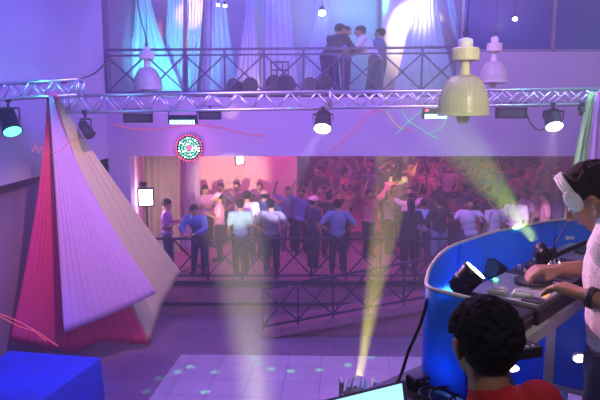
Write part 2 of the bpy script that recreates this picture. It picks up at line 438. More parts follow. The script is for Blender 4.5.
# ------------------------------------------------------------------ light fixtures
def spot(name, loc, tgt, col, power, ang, blend=.3, size=.04):
    l = bpy.data.lights.new(name, 'SPOT'); l.color = col; l.energy = power; l.spot_size = R(ang); l.spot_blend = blend; l.shadow_soft_size = size
    o = bpy.data.objects.new(name, l); C.objects.link(o); o.location = loc
    o.rotation_euler = (V(tgt)-V(loc)).to_track_quat('-Z', 'Y').to_euler(); return o
def area(name, loc, tgt, col, power, sx, sy=None):
    l = bpy.data.lights.new(name, 'AREA'); l.color = col; l.energy = power; l.shape = 'RECTANGLE'; l.size = sx; l.size_y = sy or sx
    o = bpy.data.objects.new(name, l); C.objects.link(o); o.location = loc
    o.rotation_euler = (V(tgt)-V(loc)).to_track_quat('-Z', 'Y').to_euler(); return o
def point(name, loc, col, power, r=.1):
    l = bpy.data.lights.new(name, 'POINT'); l.color = col; l.energy = power; l.shadow_soft_size = r
    o = bpy.data.objects.new(name, l); C.objects.link(o); o.location = loc; return o

def par(hook, pos, aim, r, L_, lens, label, group=None, body=M['blackm'], cat='stage light', name='par_light'):
    """can light hanging from `hook`; pos = centre of the can, aim = direction of light"""
    hook = V(hook) if hook else None; pos = V(pos); d = V(aim).normalized()
    t = empty(name, pos, label, cat, group)
    hs_ = MB().lathe([(r*.55, -L_/2), (r*.8, -L_/2+.02), (r*.92, -L_*.1), (r, L_/2-.02), (r*1.05, L_/2), (r*.95, L_/2), (r*.93, L_/2-.012)], pos, d, 20).build('housing', body, t, True)
    MB().lathe([(r*.9, 0), (r*.9, .008)], pos+d*(L_/2-.008), d, 20).build('lens', lens, hs_)
    x = frame(d)[0]; x = V((x.x, x.y, 0)).normalized() if abs(x.z) < .99 else V((1, 0, 0))
    yk = MB(); top = (hook - V((0, 0, .06))) if hook else pos-V((0, 0, r*1.5))
    lift = V((0, 0, (top.z-pos.z)*.75)) if hook else V((0, 0, -r*1.3))
    for s in (-1, 1): yk.bar(pos+x*s*r*1.12, pos+x*s*r*1.12+lift, .03, .012)
    yk.bar(pos-x*r*1.15+lift, pos+x*r*1.15+lift, .012, .03)
    yk.build('yoke', body, t)
    if hook: MB().bar(top+V((0, 0, .08)), pos+lift, .035).box(hook, (.07, .07, .07)).build('clamp', body, t)
    else: MB().lathe([(r*1.1, 0), (r*1.1, .025)], pos+lift-V((0, 0, .03)), n=20).build('base', body, t)
    for k in range(5):
        z = -L_*.4+k*L_*.09
        MB().lathe([(r*(.86+.02*k), z), (r*(.86+.02*k), z+.008)], pos+d*0, d, 20).build('cooling_fin', body, hs_)
    return t
def chord(px):
    py, h = (104-(px-64)*4/266, .27) if px < 330 else (100-(px-330)*3.5/270, .25)
    p = at(px, py, TY); p.z -= h/2; return p
# green par, far left
par(at(8, 100, 9.8), at(9, 121, 9.7), (.42, -.42, -.8), .15, .42, M['e_green'], 'black can light with green lens at the far left, under the short truss')
spot('green_par_beam', at(17, 129, 9.4), (3, 4, 0), (.2, 1, .55), 60, 40)
# small par under main truss left
par(chord(84), at(86, 129, TY), (.7, -.5, -.8), .09, .3, M['plate'], 'small unlit tilted can light beside the top of the draped cloth')
# big pars
par(chord(323), at(323, 121, TY+.1), (-.08, -.6, -.8), .15, .32, M['e_white'], 'bright white can light hanging at the middle of the truss', 'lit white can lights')
spot('par_beam_centre', at(321, 131, TY-.25), at(285, 190, 12.9), (.75, .75, 1), 3000, 11, .5)
par(chord(553), at(553, 119, TY+.1), (-.05, -.6, -.8), .145, .32, M['e_white'], 'bright white can light near the right truss end', 'lit white can lights')
spot('par_beam_right', at(553, 130, TY-.25), at(545, 210, 13.5), (1, .75, 1), 900, 16, .5)
def led_bar(px, py, lit, label, wpx=28, hpx=8, col=None, red=False):
    p = at(px, py, TY+.08); w = wpx/600*TY; h = hpx/600*TY
    t = empty('led_bar_light', p, label, 'stage light', 'bar lights under the long truss')
    hs_ = MB().box(p, (w, .14, h)).build('housing', M['blackm'], t, bevel=.01)
    yk = MB()
    for s in (-1, 1): yk.box(p+V((s*(w/2+.012), 0, .04)), (.012, .05, h+.08))
    yk.box(p+V((0, 0, h/2+.075)), (w+.03, .05, .012)); yk.build('yoke', M['blackm'], t)
    MB().bar(p+V((0, 0, h/2+.07)), chord(px)+V((0, .03, 0)), .035).build('clamp', M['blackm'], t)
    if lit:
        for k in range(10):
            MB().box(p+V((-w*.42+w*.84*k/9, -.072, -h*.28)), (w*.06, .02, h*.42)).build('led', M['e_cyan'], hs_)
    else: MB().box(p+V((0, -.071, 0)), (w*.9, .006, h*.6)).build('front_glass', M['plate'], hs_)
    if red: MB().box(p+V((-w*.38, -.075, h*.3)), (w*.14, .02, h*.2)).build('status_light', M['e_red'], hs_)
led_bar(138, 118, False, 'unlit black bar light below the left pendant lamp', 27, 9)
led_bar(183, 119.5, True, 'cyan glowing bar light left of the projected rosette', 27, 9)
led_bar(210, 115, False, 'unlit black box light left of the yellow light patch', 20, 9)
led_bar(435, 113.5, True, 'cyan glowing bar light with a red lamp at the left of the big pendant dome', 24, 10, red=True)
led_bar(511, 113, False, 'unlit black bar light right of the big pendant dome', 29, 11)
# small clamp light at right end
par(chord(582), at(582, 110, TY), (0, -.6, -.8), .06, .14, M['plate'], 'tiny unlit lamp clamped above the green drape')

# rosette light effect projected on the beam face, built as glowing dots
rc = at(189, 148, YB-.1)
t = empty('projected_rosette', rc+V((0, 0, -.3)), 'round light effect projected on the beam: glowing rings of green and white dots, red rim', 'light effect')
MB().lathe([(.3, 0), (.3, .06), (.25, .09)], rc+V((0, .1, 0)), (0, -1, 0), 32).build('housing', M['blackm'], t, True)  # dark disc added behind the projected rosette
for k in range(28):
    a = 2*PI*k/28; MB().ell(rc+V((math.cos(a)*.28, -.01, math.sin(a)*.28)), (.018, .012, .018), n=8, mm=4).build('red_dot', M['e_red'], t)
for ring, nn in ((.215, 22), (.15, 16), (.09, 10)):
    for k in range(nn):
        a = 2*PI*(k+.5*(ring == .15))/nn
        MB().ell(rc+V((math.cos(a)*ring, -.01, math.sin(a)*ring)), (.017, .012, .017), n=8, mm=4).build('led', M['e_green'] if (k+int(ring*100)) % 3 else M['e_greenb'], t)  # green and white dots of the projected rosette
MB().ell(rc+V((0, -.01, 0)), (.05, .02, .05)).build('centre_dot', M['e_red'], t)
point('rosette_glow', rc+V((0, -.35, 0)), (1, .15, .5), 8, .15)

# square white flood lights in the crowd room
def flood(px, py, Y, w, h, label, stand):
    p = at(px, py, Y); t = empty('flood_light', V((p.x, Y, ZP if stand else p.z)), label, 'flood light', 'square white flood lights')
    rot = Matrix.Rotation(R(12), 3, 'Z')
    hs_ = MB().box(p, (w+.08, .12, h+.08), rot).build('housing', M['blackm'], t, bevel=.01)
    MB().box(p+rot @ V((0, -.065, 0)), (w, .01, h), rot).build('light_panel', M['e_pink'], hs_)
    if stand:
        MB().tube([(p.x, Y+.03, ZP), (p.x, Y+.03, p.z-h/2)], .02).build('pole', M['blackm'], t)
        MB().lathe([(.2, 0), (.2, .03), (.03, .05)], (p.x, Y+.03, ZP)).build('base', M['blackm'], t)
        MB().box(p+V((-.05, 0, h/2+.12)), (.16, .1, .1)).build('bracket', M['blackm'], t)
    else:
        MB().bar(p+V((0, .06, 0)), V((p.x, 18.56, p.z)), .04).build('bracket', M['blackm'], t)
flood(146, 197, 13.78, .3, .36, 'square white flood light on a pole at the left of the crowd opening', True)
flood(239.5, 160, 18.0, .2, .22, 'small square white light high on the pink back wall', False)
point('flood_glow', at(150, 196, 14.0), (1, .7, 1), 45, .15)

# pendant lamps
def pendant(px, ytop, y0, yb, y1, Y, r, label, dome_m):
    """y0 ballast top, yb dome top, y1 dome bottom (pixels only to set the heights)"""
    s = Y/600; c = at(px, y1, Y); t = empty('pendant_lamp', c, label, 'pendant lamp', 'factory style pendant lamps')
    H = (y1-yb)*s
    prof = []
    for k in range(13):
        a = PI/2*k/12; prof.append((r*math.sin(a)**.66 if k else .02*r, H*(1-(1-math.cos(a))**1.0)))
    prof = [(max(r*.2, rr), hh) for rr, hh in prof]
    prof = prof + [(r*1.04, -.01), (r*1.04, -.02), (r*.97, -.012)] + [(rr*.96, hh-.006) for rr, hh in prof[::-1]]
    dm_ = MB().lathe(prof, c, n=40, cap=False).build('dome', dome_m, t, True)
    rib = MB()
    for k in range(40):
        a = 2*PI*k/40; pts = []
        for j in range(1, 13):
            b = PI/2*j/12; rr = max(r*.2, r*math.sin(b)**.66)+.002; pts.append(c+V((rr*math.cos(a), rr*math.sin(a), H*math.cos(b))))
        rib.tube(pts, .0025*r/.24, 4)
    rib.build('dome_ribs', dome_m, dm_)
    nt_ = (yb-y0)*s; z = c.z+H
    MB().lathe([(r*.26, -.02), (r*.22, .0), (r*.2, nt_*.45), (r*.24, nt_*.5)], (c.x, c.y, z), n=24).build('neck', M['offw'], t, True)
    bz = z+nt_*.5
    bl_ = MB().lathe([(r*.5, 0), (r*.53, .01), (r*.53, nt_*.42), (r*.5, nt_*.45)], (c.x, c.y, bz), n=28).build('ballast_box', M['offw'], t)
    for k in range(28):
        a = 2*PI*k/28; MB().box((c.x+r*.53*math.cos(a), c.y+r*.53*math.sin(a), bz+nt_*.22), (.008, .008, nt_*.36), Matrix.Rotation(a, 3, 'Z')).build('cooling_rib', M['offw'], bl_)
    MB().lathe([(r*.28, 0), (r*.28, nt_*.3), (r*.1, nt_*.36)], (c.x, c.y, bz+nt_*.45), n=20).build('cap', M['white'], t, True)
    MB().lathe([(r*.2, .03), (r*.3, 0), (r*.26, -.06*r/.24), (r*.18, -.09*r/.24), (.01, -.1*r/.24)], c, n=20).build('bulb_collar', M['offw'], t, True)
    top = V((c.x, c.y, bz+nt_*.8)); pts = []
    for k in range(9):
        u = k/8; pts.append(top+V((r*.08*math.sin(u*9), 0, (8.3-top.z)*u)))
    MB().tube(pts, .006, 6).build('cord', M['black'], t)
    MB().tube([top+V((0, 0, -.02)), top+V((.03, 0, .05)), top+V((0, 0, .1)), top+V((-.03, 0, .05)), top], .006, 6).build('hook', M['blackm'], t)
    return t
pendant(463, 0, 49, 76, 114, 6.0, .245, 'large cream pendant lamp nearest the viewer, hanging right of centre', M['dome'])
pendant(493, 0, 44, 62, 82, 10.6, .235, 'smaller lavender pendant lamp right behind the large one', M['dome'])
pendant(148, 0, 53, 68, 89, 11.2, .25, 'pale pendant lamp hanging in front of the left upper drapes', M['dome'])

# laser light traced on walls and cloth, modelled as thin glowing tubes
def laser(pts, m, label, name='laser_trace', r=.007, Y=YB-.03, grp=None):
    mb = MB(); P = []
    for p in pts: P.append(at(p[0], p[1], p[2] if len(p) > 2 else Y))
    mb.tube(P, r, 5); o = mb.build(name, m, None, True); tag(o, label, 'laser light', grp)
def wave(x0, y0, x1, y1, amp, n, k=24, Y=None):
    out = []
    for i in range(k+1):
        u = i/k; q = (x0+(x1-x0)*u, y0+(y1-y0)*u+amp*math.sin(u*n*PI))
        out.append(q+((Y,) if Y else ()))
    return out
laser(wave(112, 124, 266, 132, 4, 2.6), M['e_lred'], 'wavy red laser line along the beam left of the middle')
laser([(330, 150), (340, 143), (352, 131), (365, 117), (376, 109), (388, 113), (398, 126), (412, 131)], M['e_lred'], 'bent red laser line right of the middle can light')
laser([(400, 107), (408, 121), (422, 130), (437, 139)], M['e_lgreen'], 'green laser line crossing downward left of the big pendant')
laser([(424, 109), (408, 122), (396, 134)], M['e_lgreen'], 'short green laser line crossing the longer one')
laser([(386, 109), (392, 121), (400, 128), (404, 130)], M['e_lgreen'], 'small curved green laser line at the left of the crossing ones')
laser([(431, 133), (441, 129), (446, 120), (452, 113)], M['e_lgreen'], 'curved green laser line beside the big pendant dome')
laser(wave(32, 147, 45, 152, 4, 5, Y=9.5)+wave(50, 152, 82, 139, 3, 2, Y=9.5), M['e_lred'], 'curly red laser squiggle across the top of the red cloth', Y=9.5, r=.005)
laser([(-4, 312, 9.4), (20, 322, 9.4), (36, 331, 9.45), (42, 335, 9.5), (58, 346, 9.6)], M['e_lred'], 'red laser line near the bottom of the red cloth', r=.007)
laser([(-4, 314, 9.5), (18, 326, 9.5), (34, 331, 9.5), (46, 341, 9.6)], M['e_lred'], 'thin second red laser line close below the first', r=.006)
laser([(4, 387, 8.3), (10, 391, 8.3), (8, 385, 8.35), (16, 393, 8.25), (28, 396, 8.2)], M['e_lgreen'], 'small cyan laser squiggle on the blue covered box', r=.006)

# blue cloth covered box bottom left
zt = .72
c1, c2, c3, c4 = atz(101, 357, zt), atz(38, 402, zt), atz(-60, 395, zt), atz(10, 350, zt)
t = empty('covered_stage_box', V(((c1.x+c3.x)/2, (c1.y+c3.y)/2, 0)), 'large low box covered in bright blue cloth at the bottom left', 'box')
pts = [c1, c2, c3, c4]; ctr = sum(pts, V())/4
lowp = [ctr+(p-ctr)*1.04 for p in pts]
for p in lowp: p.z = .014
MB().add(pts+lowp, [(3, 2, 1, 0), (4, 5, 6, 7)]+[(i, (i+1) % 4, (i+1) % 4+4, i+4) for i in range(4)]).build('blue_cloth_cover', M['blue'], t, bevel=.03)
dk = [ctr+(p-ctr)*1.0 for p in pts]
e1, e2, e3 = atz(14, 347, .1), atz(110, 346, .1), atz(150, 349, .1)
o = quad(atz(-20, 400, .25), atz(-10, 352, .35), atz(14, 345, .35), atz(40, 357, .74), M['purple'], 'x', .02) if False else None

# ------------------------------------------------------------------ people
def remesh(mb, voxel, sm=4, cut=None):
    me = mb.mesh('tmp'); o = bpy.data.objects.new('tmp', me); C.objects.link(o)
    md = o.modifiers.new('r', 'REMESH'); md.mode = 'VOXEL'; md.voxel_size = voxel
    if sm: s_ = o.modifiers.new('s', 'SMOOTH'); s_.iterations = sm; s_.factor = .5
    dg = bpy.context.evaluated_depsgraph_get(); dg.update()
    out = bpy.data.meshes.new_from_object(o.evaluated_get(dg))
    bpy.data.objects.remove(o); bpy.data.meshes.remove(me)
    if cut:
        bm = bmesh.new(); bm.from_mesh(out)
        for co_, no in cut: bmesh.ops.bisect_plane(bm, geom=bm.verts[:]+bm.edges[:]+bm.faces[:], plane_co=co_, plane_no=no, clear_outer=True)
        bm.to_mesh(out); bm.free()
    for p in out.polygons: p.use_smooth = True
    return out
def pose(**k):
    p = dict(pelvis=(0, 0, .94), chest=(0, 0, 1.25), neck=(0, -.01, 1.45), head=(0, .02, 1.60), yaw=0, pitch=0,
             shR=(.175, 0, 1.39), elR=(.235, -.03, 1.11), wrR=(.235, .05, .87), shL=(-.175, 0, 1.39), elL=(-.235, -.03, 1.11), wrL=(-.235, .05, .87),
             hiR=(.09, 0, .90), knR=(.10, .02, .49), anR=(.11, 0, .09), hiL=(-.09, 0, .90), knL=(-.10, .02, .49), anL=(-.11, 0, .09))
    p.update(k); return {a: (V(b) if isinstance(b, tuple) else b) for a, b in p.items()}
def lerp(a, b, t): return a+(b-a)*t
def headrot(p): return (Matrix.Rotation(p['yaw'], 3, 'Z') @ Matrix.Rotation(-p['pitch'], 3, 'X'))
def spine_rot(p):
    d = (p['chest']-p['pelvis']).normalized(); x = (p['shR']-p['shL']).normalized(); x = (x-d*x.dot(d)).normalized()
    y = d.cross(x); return Matrix((x, y, d)).transposed()
def hand(mb, el, wr, side, s=1.0, curl=.5, down=V((0, 0, -1)), n=8):
    d = (wr-el).normalized(); lat = d.cross(down)
    lat = lat.normalized() if lat.length > .1 else V((1, 0, 0)); dn = lat.cross(d).normalized()
    if dn.dot(down) < 0: dn = -dn
    inw = V((-side, 0, 0)); lat = lat if lat.dot(inw) > 0 else -lat
    for k in range(4):
        o = (-.03+.02*k)*s
        b0 = wr+d*.015*s+lat*o*.6; b1 = wr+d*.088*s+lat*o*1.05
        mb.caps(b0, .015*s, b1, .0125*s, n)
        ln = (.055, .066, .07, .06)[k]*s
        m1 = b1+(d*math.cos(curl)+dn*math.sin(curl))*ln*.5; m2 = m1+(d*math.cos(curl*2)+dn*math.sin(curl*2))*ln*.5
        mb.caps(b1, .0105*s, m1, .0095*s, n); mb.caps(m1, .0095*s, m2, .0078*s, n)
    t0 = wr+d*.025*s+lat*.022*s; t1 = t0+(d*.6+lat*.6+dn*.3)*.04*s; t2 = t1+(d*.85+lat*.15+dn*.35)*.033*s
    mb.caps(t0, .015*s, t1, .0115*s, n); mb.caps(t1, .0115*s, t2, .0095*s, n)
def headshape(mb, p, fine=False):
    c = p['head']; r = headrot(p)
    k = p.get('hk', 1)
    def E_(o, d): mb.ell(c+r @ V(o)*k, V(d)*k, r, 20, 14)
    def K(a, ra, b, rb): mb.caps(c+r @ V(a)*k, ra*k, c+r @ V(b)*k, rb*k)
    E_((0, -.012, .025), (.075, .094, .09)); E_((0, .022, -.03), (.06, .068, .08)); K((0, .055, -.085), .028, (0, .03, -.07), .045)
    K((0, .088, .02), .009, (0, .112, -.022), .0135); K((-.012, .1, -.026), .009, (.012, .1, -.026), .009)
    K((-.02, .086, -.054), .0085, (.02, .086, -.054), .0085); K((-.035, .075, .03), .014, (.035, .075, .03), .014)
    for s in (-1, 1): E_((s*.076, -.005, -.012), (.01, .019, .032)); K((s*.035, .05, -.01), .03, (s*.02, .05, -.05), .03)
def bodymb(p, fine=False):
    mb = MB(); sr = spine_rot(p); s_ = p['chest']; w = lerp(p['pelvis'], p['chest'], .5)
    mb.ell(s_, (.155, .105, .19), sr); mb.ell(w, (.135, .095, .16), sr); mb.ell(p['pelvis'], (.155, .11, .12), sr)
    mb.caps(p['shL'], .055, p['shR'], .055); mb.caps(lerp(p['neck'], s_, .4), .085, p['neck'], .058)
    mb.caps(p['neck'], .057, p['head']+headrot(p) @ V((0, -.02, -.05)), .055)
    for s, q in ((1, 'R'), (-1, 'L')):
        a, b, c = p['sh'+q], p['el'+q], p['wr'+q]
        mb.caps(a, .052, b, .038); mb.caps(b, .038, lerp(b, c, .35), .038); mb.caps(lerp(b, c, .35), .038, c, .026)
        hand(mb, b, c, s, curl=p.get('curl', .5))
        a, b, c = p['hi'+q], p['kn'+q], p['an'+q]
        mb.caps(a, .088, b, .055); mb.caps(b, .054, lerp(b, c, .3), .056); mb.caps(lerp(b, c, .3), .056, c, .036)
        fd = V((0, 1, 0)); mb.caps(c+V((0, -.03, -.04)), .032, c+fd*.13+V((0, 0, -.06)), .025)
    headshape(mb, p)
    return mb
def shirtmb(p, sleeve, g=.016, loose=0):
    mb = MB(); sr = spine_rot(p); w = lerp(p['pelvis'], p['chest'], .5); s_ = p['chest']
    mb.ell(s_, (.155+g, .105+g, .19+g*.5), sr); mb.ell(w, (.14+g+loose, .1+g+loose, .17), sr)
    mb.ell(p['pelvis']+V((0, 0, .0)), (.158+g+loose, .112+g+loose, .13), sr)
    mb.caps(p['shL'], .056+g*.7, p['shR'], .056+g*.7); mb.caps(lerp(p['neck'], s_, .4), .09+g*.5, lerp(p['neck'], s_, .08), .064)
    for q in 'RL':
        a, b, c = p['sh'+q], p['el'+q], p['wr'+q]
        mb.caps(a, .056+g, lerp(a, b, .75 if sleeve < 1 else 1), .047+g)
        if sleeve > 1: mb.caps(b, .043+g, lerp(b, c, .92), .032+g*.7)
    return mb
def trousermb(p, g=.018):
    mb = MB(); sr = spine_rot(p)
    mb.ell(p['pelvis']-V((0, 0, .02)), (.155+g*.6, .11+g*.6, .12), sr)
    for q in 'RL':
        a, b, c = p['hi'+q], p['kn'+q], p['an'+q]
        mb.caps(a, .09+g*.7, b, .058+g); mb.caps(b, .058+g, lerp(b, c, .93), .05+g*.6)
    return mb
def shoemb(p, q):
    mb = MB(); c = p['an'+q]; mb.caps(c+V((0, -.03, -.045)), .042, c+V((0, .14, -.055)), .034); mb.caps(c+V((0, -.01, -.03)), .045, c+V((0, .0, .0)), .045)
    return mb
def hairmb(p, style):
    mb = MB(); c = p['head']; r = headrot(p)
    k = p.get('hk', 1)
    def E_(o, d): mb.ell(c+r @ V(o)*k, V(d)*k, r, 20, 14)
    E_((0, -.024, .04), (.084, .1, .088)); E_((0, -.045, .0), (.079, .072, .08))
    if style == 'long':
        E_((0, -.07, -.06), (.085, .05, .13)); mb.caps(c+r @ V((0, -.085, -.12)), .07, c+r @ V((0, -.09, -.24)), .05)
    if style == 'bun': mb.ell(c+r @ V((0, -.1, .09)), (.045, .045, .045))
    return mb
def capmb(p, back=False):
    c = p['head']; r = headrot(p) @ Matrix.Rotation(PI if back else 0, 3, 'Z'); mb = MB()
    mb.ell(c+r @ V((0, -.015 if not back else .01, .055)), (.092, .108, .078), r, 20, 14)
    for k in range(7):
        a = (-.5+k/6)*1.5; mb.caps(c+r @ V((math.sin(a)*.07, .075, .05)), .009, c+r @ V((math.sin(a)*.07, .075+.085*math.cos(a), .035)), .006, 8)
    return mb
def eyesmb(p, s):
    c = p['head']; r = headrot(p); k = p.get('hk', 1)
    return MB().ell(c+r @ V((s*.03, .081, .008))*k, (.013*k, .01*k, .009*k), r, 10, 6)
POSES = dict(
    stand=pose(), turn=pose(yaw=R(60)),
    lean=pose(pelvis=(0, -.1, .93), chest=(0, .06, 1.2), neck=(0, .12, 1.38), head=(0, .17, 1.51), pitch=R(15), shR=(.175, .09, 1.33), shL=(-.175, .09, 1.33),
              elR=(.26, .2, 1.09), wrR=(.12, .36, 1.02), elL=(-.26, .2, 1.09), wrL=(-.12, .36, 1.02), hiR=(.09, -.1, .9), hiL=(-.09, -.1, .9), knR=(.1, -.04, .49), knL=(-.1, -.06, .49)),
    phone=pose(elR=(.25, .03, 1.12), wrR=(.08, .26, 1.2), elL=(-.25, .03, 1.12), wrL=(-.06, .27, 1.2), pitch=R(25)),
    up=pose(elR=(.34, .04, 1.52), wrR=(.28, .08, 1.77), elL=(-.34, .04, 1.5), wrL=(-.26, .08, 1.75), chest=(.02, 0, 1.25), pelvis=(-.02, 0, .94)),
    oneup=pose(elR=(.3, .08, 1.6), wrR=(.22, .1, 1.85), elL=(-.28, .05, 1.13), wrL=(-.1, .22, 1.1), knR=(.12, .08, .5), yaw=R(-25)),
    hips=pose(elR=(.36, -.08, 1.14), wrR=(.2, .06, 1.0), elL=(-.36, -.08, 1.14), wrL=(-.2, .06, 1.0)),
    clasp=pose(elR=(.3, .1, 1.5), wrR=(.11, .0, 1.66), elL=(-.3, .1, 1.5), wrL=(-.11, 0, 1.66)),
    dance=pose(elR=(.33, .1, 1.22), wrR=(.3, .3, 1.38), elL=(-.33, .1, 1.2), wrL=(-.28, .3, 1.34), chest=(.03, .02, 1.24), pelvis=(-.03, 0, .92), knR=(.13, .1, .5), knL=(-.12, .08, .49), yaw=R(20)),
    bend=pose(pelvis=(0, -.12, .93), chest=(0, .1, 1.17), neck=(0, .22, 1.33), head=(0, .31, 1.42), pitch=R(35), shR=(.175, .15, 1.29), shL=(-.175, .15, 1.29),
              elR=(.24, .25, 1.03), wrR=(.15, .45, 1.05), elL=(-.24, .25, 1.03), wrL=(-.15, .45, 1.05), hiR=(.09, -.12, .9), hiL=(-.09, -.12, .9)),
)
cache = {}
def part(key, fn):
    if key not in cache: cache[key] = fn()
    return cache[key]
def person(x, y, z, rz, ps, shirt, trousers, label, hair='short', cap=None, sleeve=.5, group=None, scale=1.0, wide=1.16):
    p = POSES[ps]; t = empty('person', (x, y, z), label, 'person', group, rz); t.scale = (scale*wide, scale*wide, scale*1.04)
    def put(name, me, m, col=None):
        if not me.materials: me.materials.append(m)
        o = bpy.data.objects.new(name, me); C.objects.link(o); o.parent = t
        if col: o.color = (*col, 1)
    put('body', part((ps, 'b'), lambda: remesh(bodymb(p), .012, 3)), M['skin'])
    put('shirt', part((ps, 's', sleeve), lambda: remesh(shirtmb(p, sleeve), .014, 4)), M['cloth'], shirt)
    put('trousers', part((ps, 't'), lambda: remesh(trousermb(p), .014, 4)), M['cloth'], trousers)
    for q in 'RL': put('shoe', part((ps, 'sh', q), lambda: remesh(shoemb(p, q), .012, 2)), M['shoe'])
    put('hair', part((ps, 'h', hair), lambda: remesh(hairmb(p, hair), .009, 3)), M['hair'])
    for q in (-1, 1): put('eye', part((ps, 'e', q), lambda: eyesmb(p, q).mesh('eye', smooth=True)), M['eyew'])
    if cap: put('cap', part((ps, 'c'), lambda: remesh(capmb(p), .008, 3)), M['cloth'], cap)
    return t
WH = (.8, .75, .8); PK = (.85, .35, .5); NV = (.03, .04, .14); BL = (.08, .14, .55); GY = (.35, .32, .4); BK = (.02, .02, .03); JN = (.06, .08, .2)
def crowd(px, Y, rz, ps, shirt, tr, label, **k):
    x = (px-300)/600*Y*1.0/1.0
    d = at(px, 200, Y); return person(d.x, Y, ZP+(.34 if Y > 17.4 and d.x > -.07 else 0), R(rz), ps, shirt, tr, label, **k)
G = 'people along the crowd railing'
crowd(166, 14.05, -80, 'phone', (.3, .12, .4), NV, 'person in purple shirt facing right beside the square flood light', group=G)
crowd(197, 13.95, 165, 'lean', BL, NV, 'person in bright blue jacket and dark cap leaning at the railing', cap=BK, sleeve=2, group=G)
crowd(240, 13.95, 10, 'stand', (.28, .45, .6), BK, 'person in shiny pale blue striped shirt with back turned, at the railing', group=G)
crowd(271, 13.98, -5, 'hips', (.2, .17, .24), BK, 'person in grey shirt with back turned, right of the shiny striped shirt', group=G)
crowd(247, 14.9, 5, 'stand', (.6, .45, .6), JN, 'broad person in pale white shirt behind the shiny striped shirt', scale=1.05)
crowd(219, 15.2, 100, 'phone', PK, BK, 'person in pink shirt and pale cap facing left behind the blue jacket', cap=(.6, .4, .6))
crowd(264, 15.6, -20, 'dance', NV, NV, 'person in dark navy jacket and pink cap at left of the crowd', cap=PK, sleeve=2)
crowd(313, 14.5, -60, 'stand', (.04, .03, .12), BK, 'person in pink cap and black shirt looking right', cap=(.9, .55, .6), group=G)
crowd(338, 13.98, 0, 'hips', (.16, .22, .45), BK, 'person in blue-grey shirt with back turned and hands on hips', group=G)
crowd(409, 15.2, 5, 'clasp', (.95, .6, .75), BK, 'person in pale pink shirt with arms raised to the head', cap=(.5, .2, .3), scale=1.04)
crowd(411, 14.0, 8, 'stand', BK, BK, 'long-haired person in black at the railing before the pale pink shirt', hair='long', group=G)
crowd(424, 14.9, -10, 'stand', (.25, .5, .8), JN, 'person in light blue top half hidden beside the long-haired one', scale=.93)
crowd(440, 14.4, 20, 'hips', BK, (.2, .25, .5), 'person in dark jacket and faded jeans right of the long-haired one', sleeve=2)
crowd(455, 15.3, -70, 'phone', (.2, .04, .1), BK, 'person in dark red top looking right near the railing')
crowd(470, 14.1, 160, 'dance', (.7, .6, .9), NV, 'person in white and purple top just above the booth rim')
crowd(495, 14.2, 25, 'stand', (.85, .75, .95), NV, 'person in pale lavender shirt with back turned above the booth')
crowd(516, 15.0, -15, 'stand', (.95, .92, .95), BK, 'person in bright white shirt in the yellow-green light', sleeve=2)
crowd(546, 15.2, 75, 'stand', PK, BK, 'person in pink shirt facing left, right of the bright white shirt')
crowd(237, 17.6, 170, 'stand', (.3, .12, .25), BK, 'person in dull red shirt standing before the pink wall under the small square light')
crowd(221, 17.3, 150, 'hips', (.12, .06, .2), BK, 'person in dark purple shirt left of the small square light')
crowd(205, 16.8, -150, 'phone', (.5, .2, .5), BK, 'person in mauve shirt near the cream curtain', hair='long')
crowd(260, 17.4, 180, 'stand', (.2, .08, .2), BK, 'person in plum shirt right of the small square light')
crowd(288, 16.4, 170, 'up', (.3, .2, .7), NV, 'dancing person in violet shirt with both arms raised')
crowd(301, 16.0, -160, 'oneup', (.15, .2, .7), BK, 'dancing person in blue shirt with one arm raised')
crowd(343, 16.3, 175, 'clasp', (.7, .3, .25), BK, 'dark-haired person in brownish shirt with both hands at the head')
crowd(322, 16.6, 165, 'up', (.6, .15, .3), BK, 'dancing person in crimson shirt with arms up behind the pink cap')
crowd(386, 17.6, -60, 'bend', (.95, .4, .5), BK, 'person in bright pink shirt bending forward in the middle of the crowd')
crowd(394, 16.9, 190, 'stand', (.3, .3, .45), BK, 'person in striped grey shirt below the bending pink shirt')
crowd(425, 18.2, 160, 'oneup', (.8, .2, .35), BK, 'person in red-pink shirt with one arm raised right of the bending one')
crowd(525, 15.9, 120, 'stand', (.5, .3, .55), BK, 'person in mauve shirt behind the bright white shirt', hair='long')
crowd(536, 16.6, 170, 'up', (.85, .3, .5), BK, 'person in rose shirt with raised arms left of the lit right can light')
crowd(559, 15.7, 130, 'hips', (.15, .08, .25), BK, 'person in dark violet shirt near the green drape')
cols = [((.02, .02, .04), 'black'), ((.30, .03, .08), 'dark red'), ((.05, .05, .25), 'navy'), ((.45, .12, .2), 'wine red'), ((.2, .1, .3), 'dark violet'),
        ((.6, .25, .35), 'rose'), ((.55, .5, .55), 'pale grey'), ((.1, .25, .25), 'dark teal'), ((.65, .3, .15), 'rust'), ((.18, .12, .1), 'brown')]
pz = [('up', 'both arms raised'), ('dance', 'elbows out dancing'), ('oneup', 'one arm raised'), ('stand', 'standing still'), ('clasp', 'hands held to the head'), ('phone', 'hands before the chest'), ('hips', 'hands on hips')]
occupied = [(o.location.x, o.location.y) for o in C.objects if o.get('category') == 'person']
spotsx = []
for row, (Y, x0, x1, n) in enumerate(((15.9, 300, 480, 5), (16.9, 290, 500, 7), (18.0, 300, 562, 9), (19.4, 306, 560, 10), (20.8, 312, 552, 11), (22.4, 316, 536, 11))):
    for i in range(n):
        for tr in range(40):
            px = x0+(x1-x0)*(i+.5)/n+random.uniform(-4, 4)*(1+tr*.2); yy = Y+random.uniform(-.4, .4); X = (px-300)/600*yy
            if -3.3 < X < 8.2 and all((X-a)**2+(yy-b)**2 > .62 for a, b in occupied) and (abs(X+.12) > .6 or yy < 18): break
        else: continue
        occupied.append((X, yy)); spotsx.append((px, yy, row))
hs = ['short', 'short', 'long', 'short', 'bun']
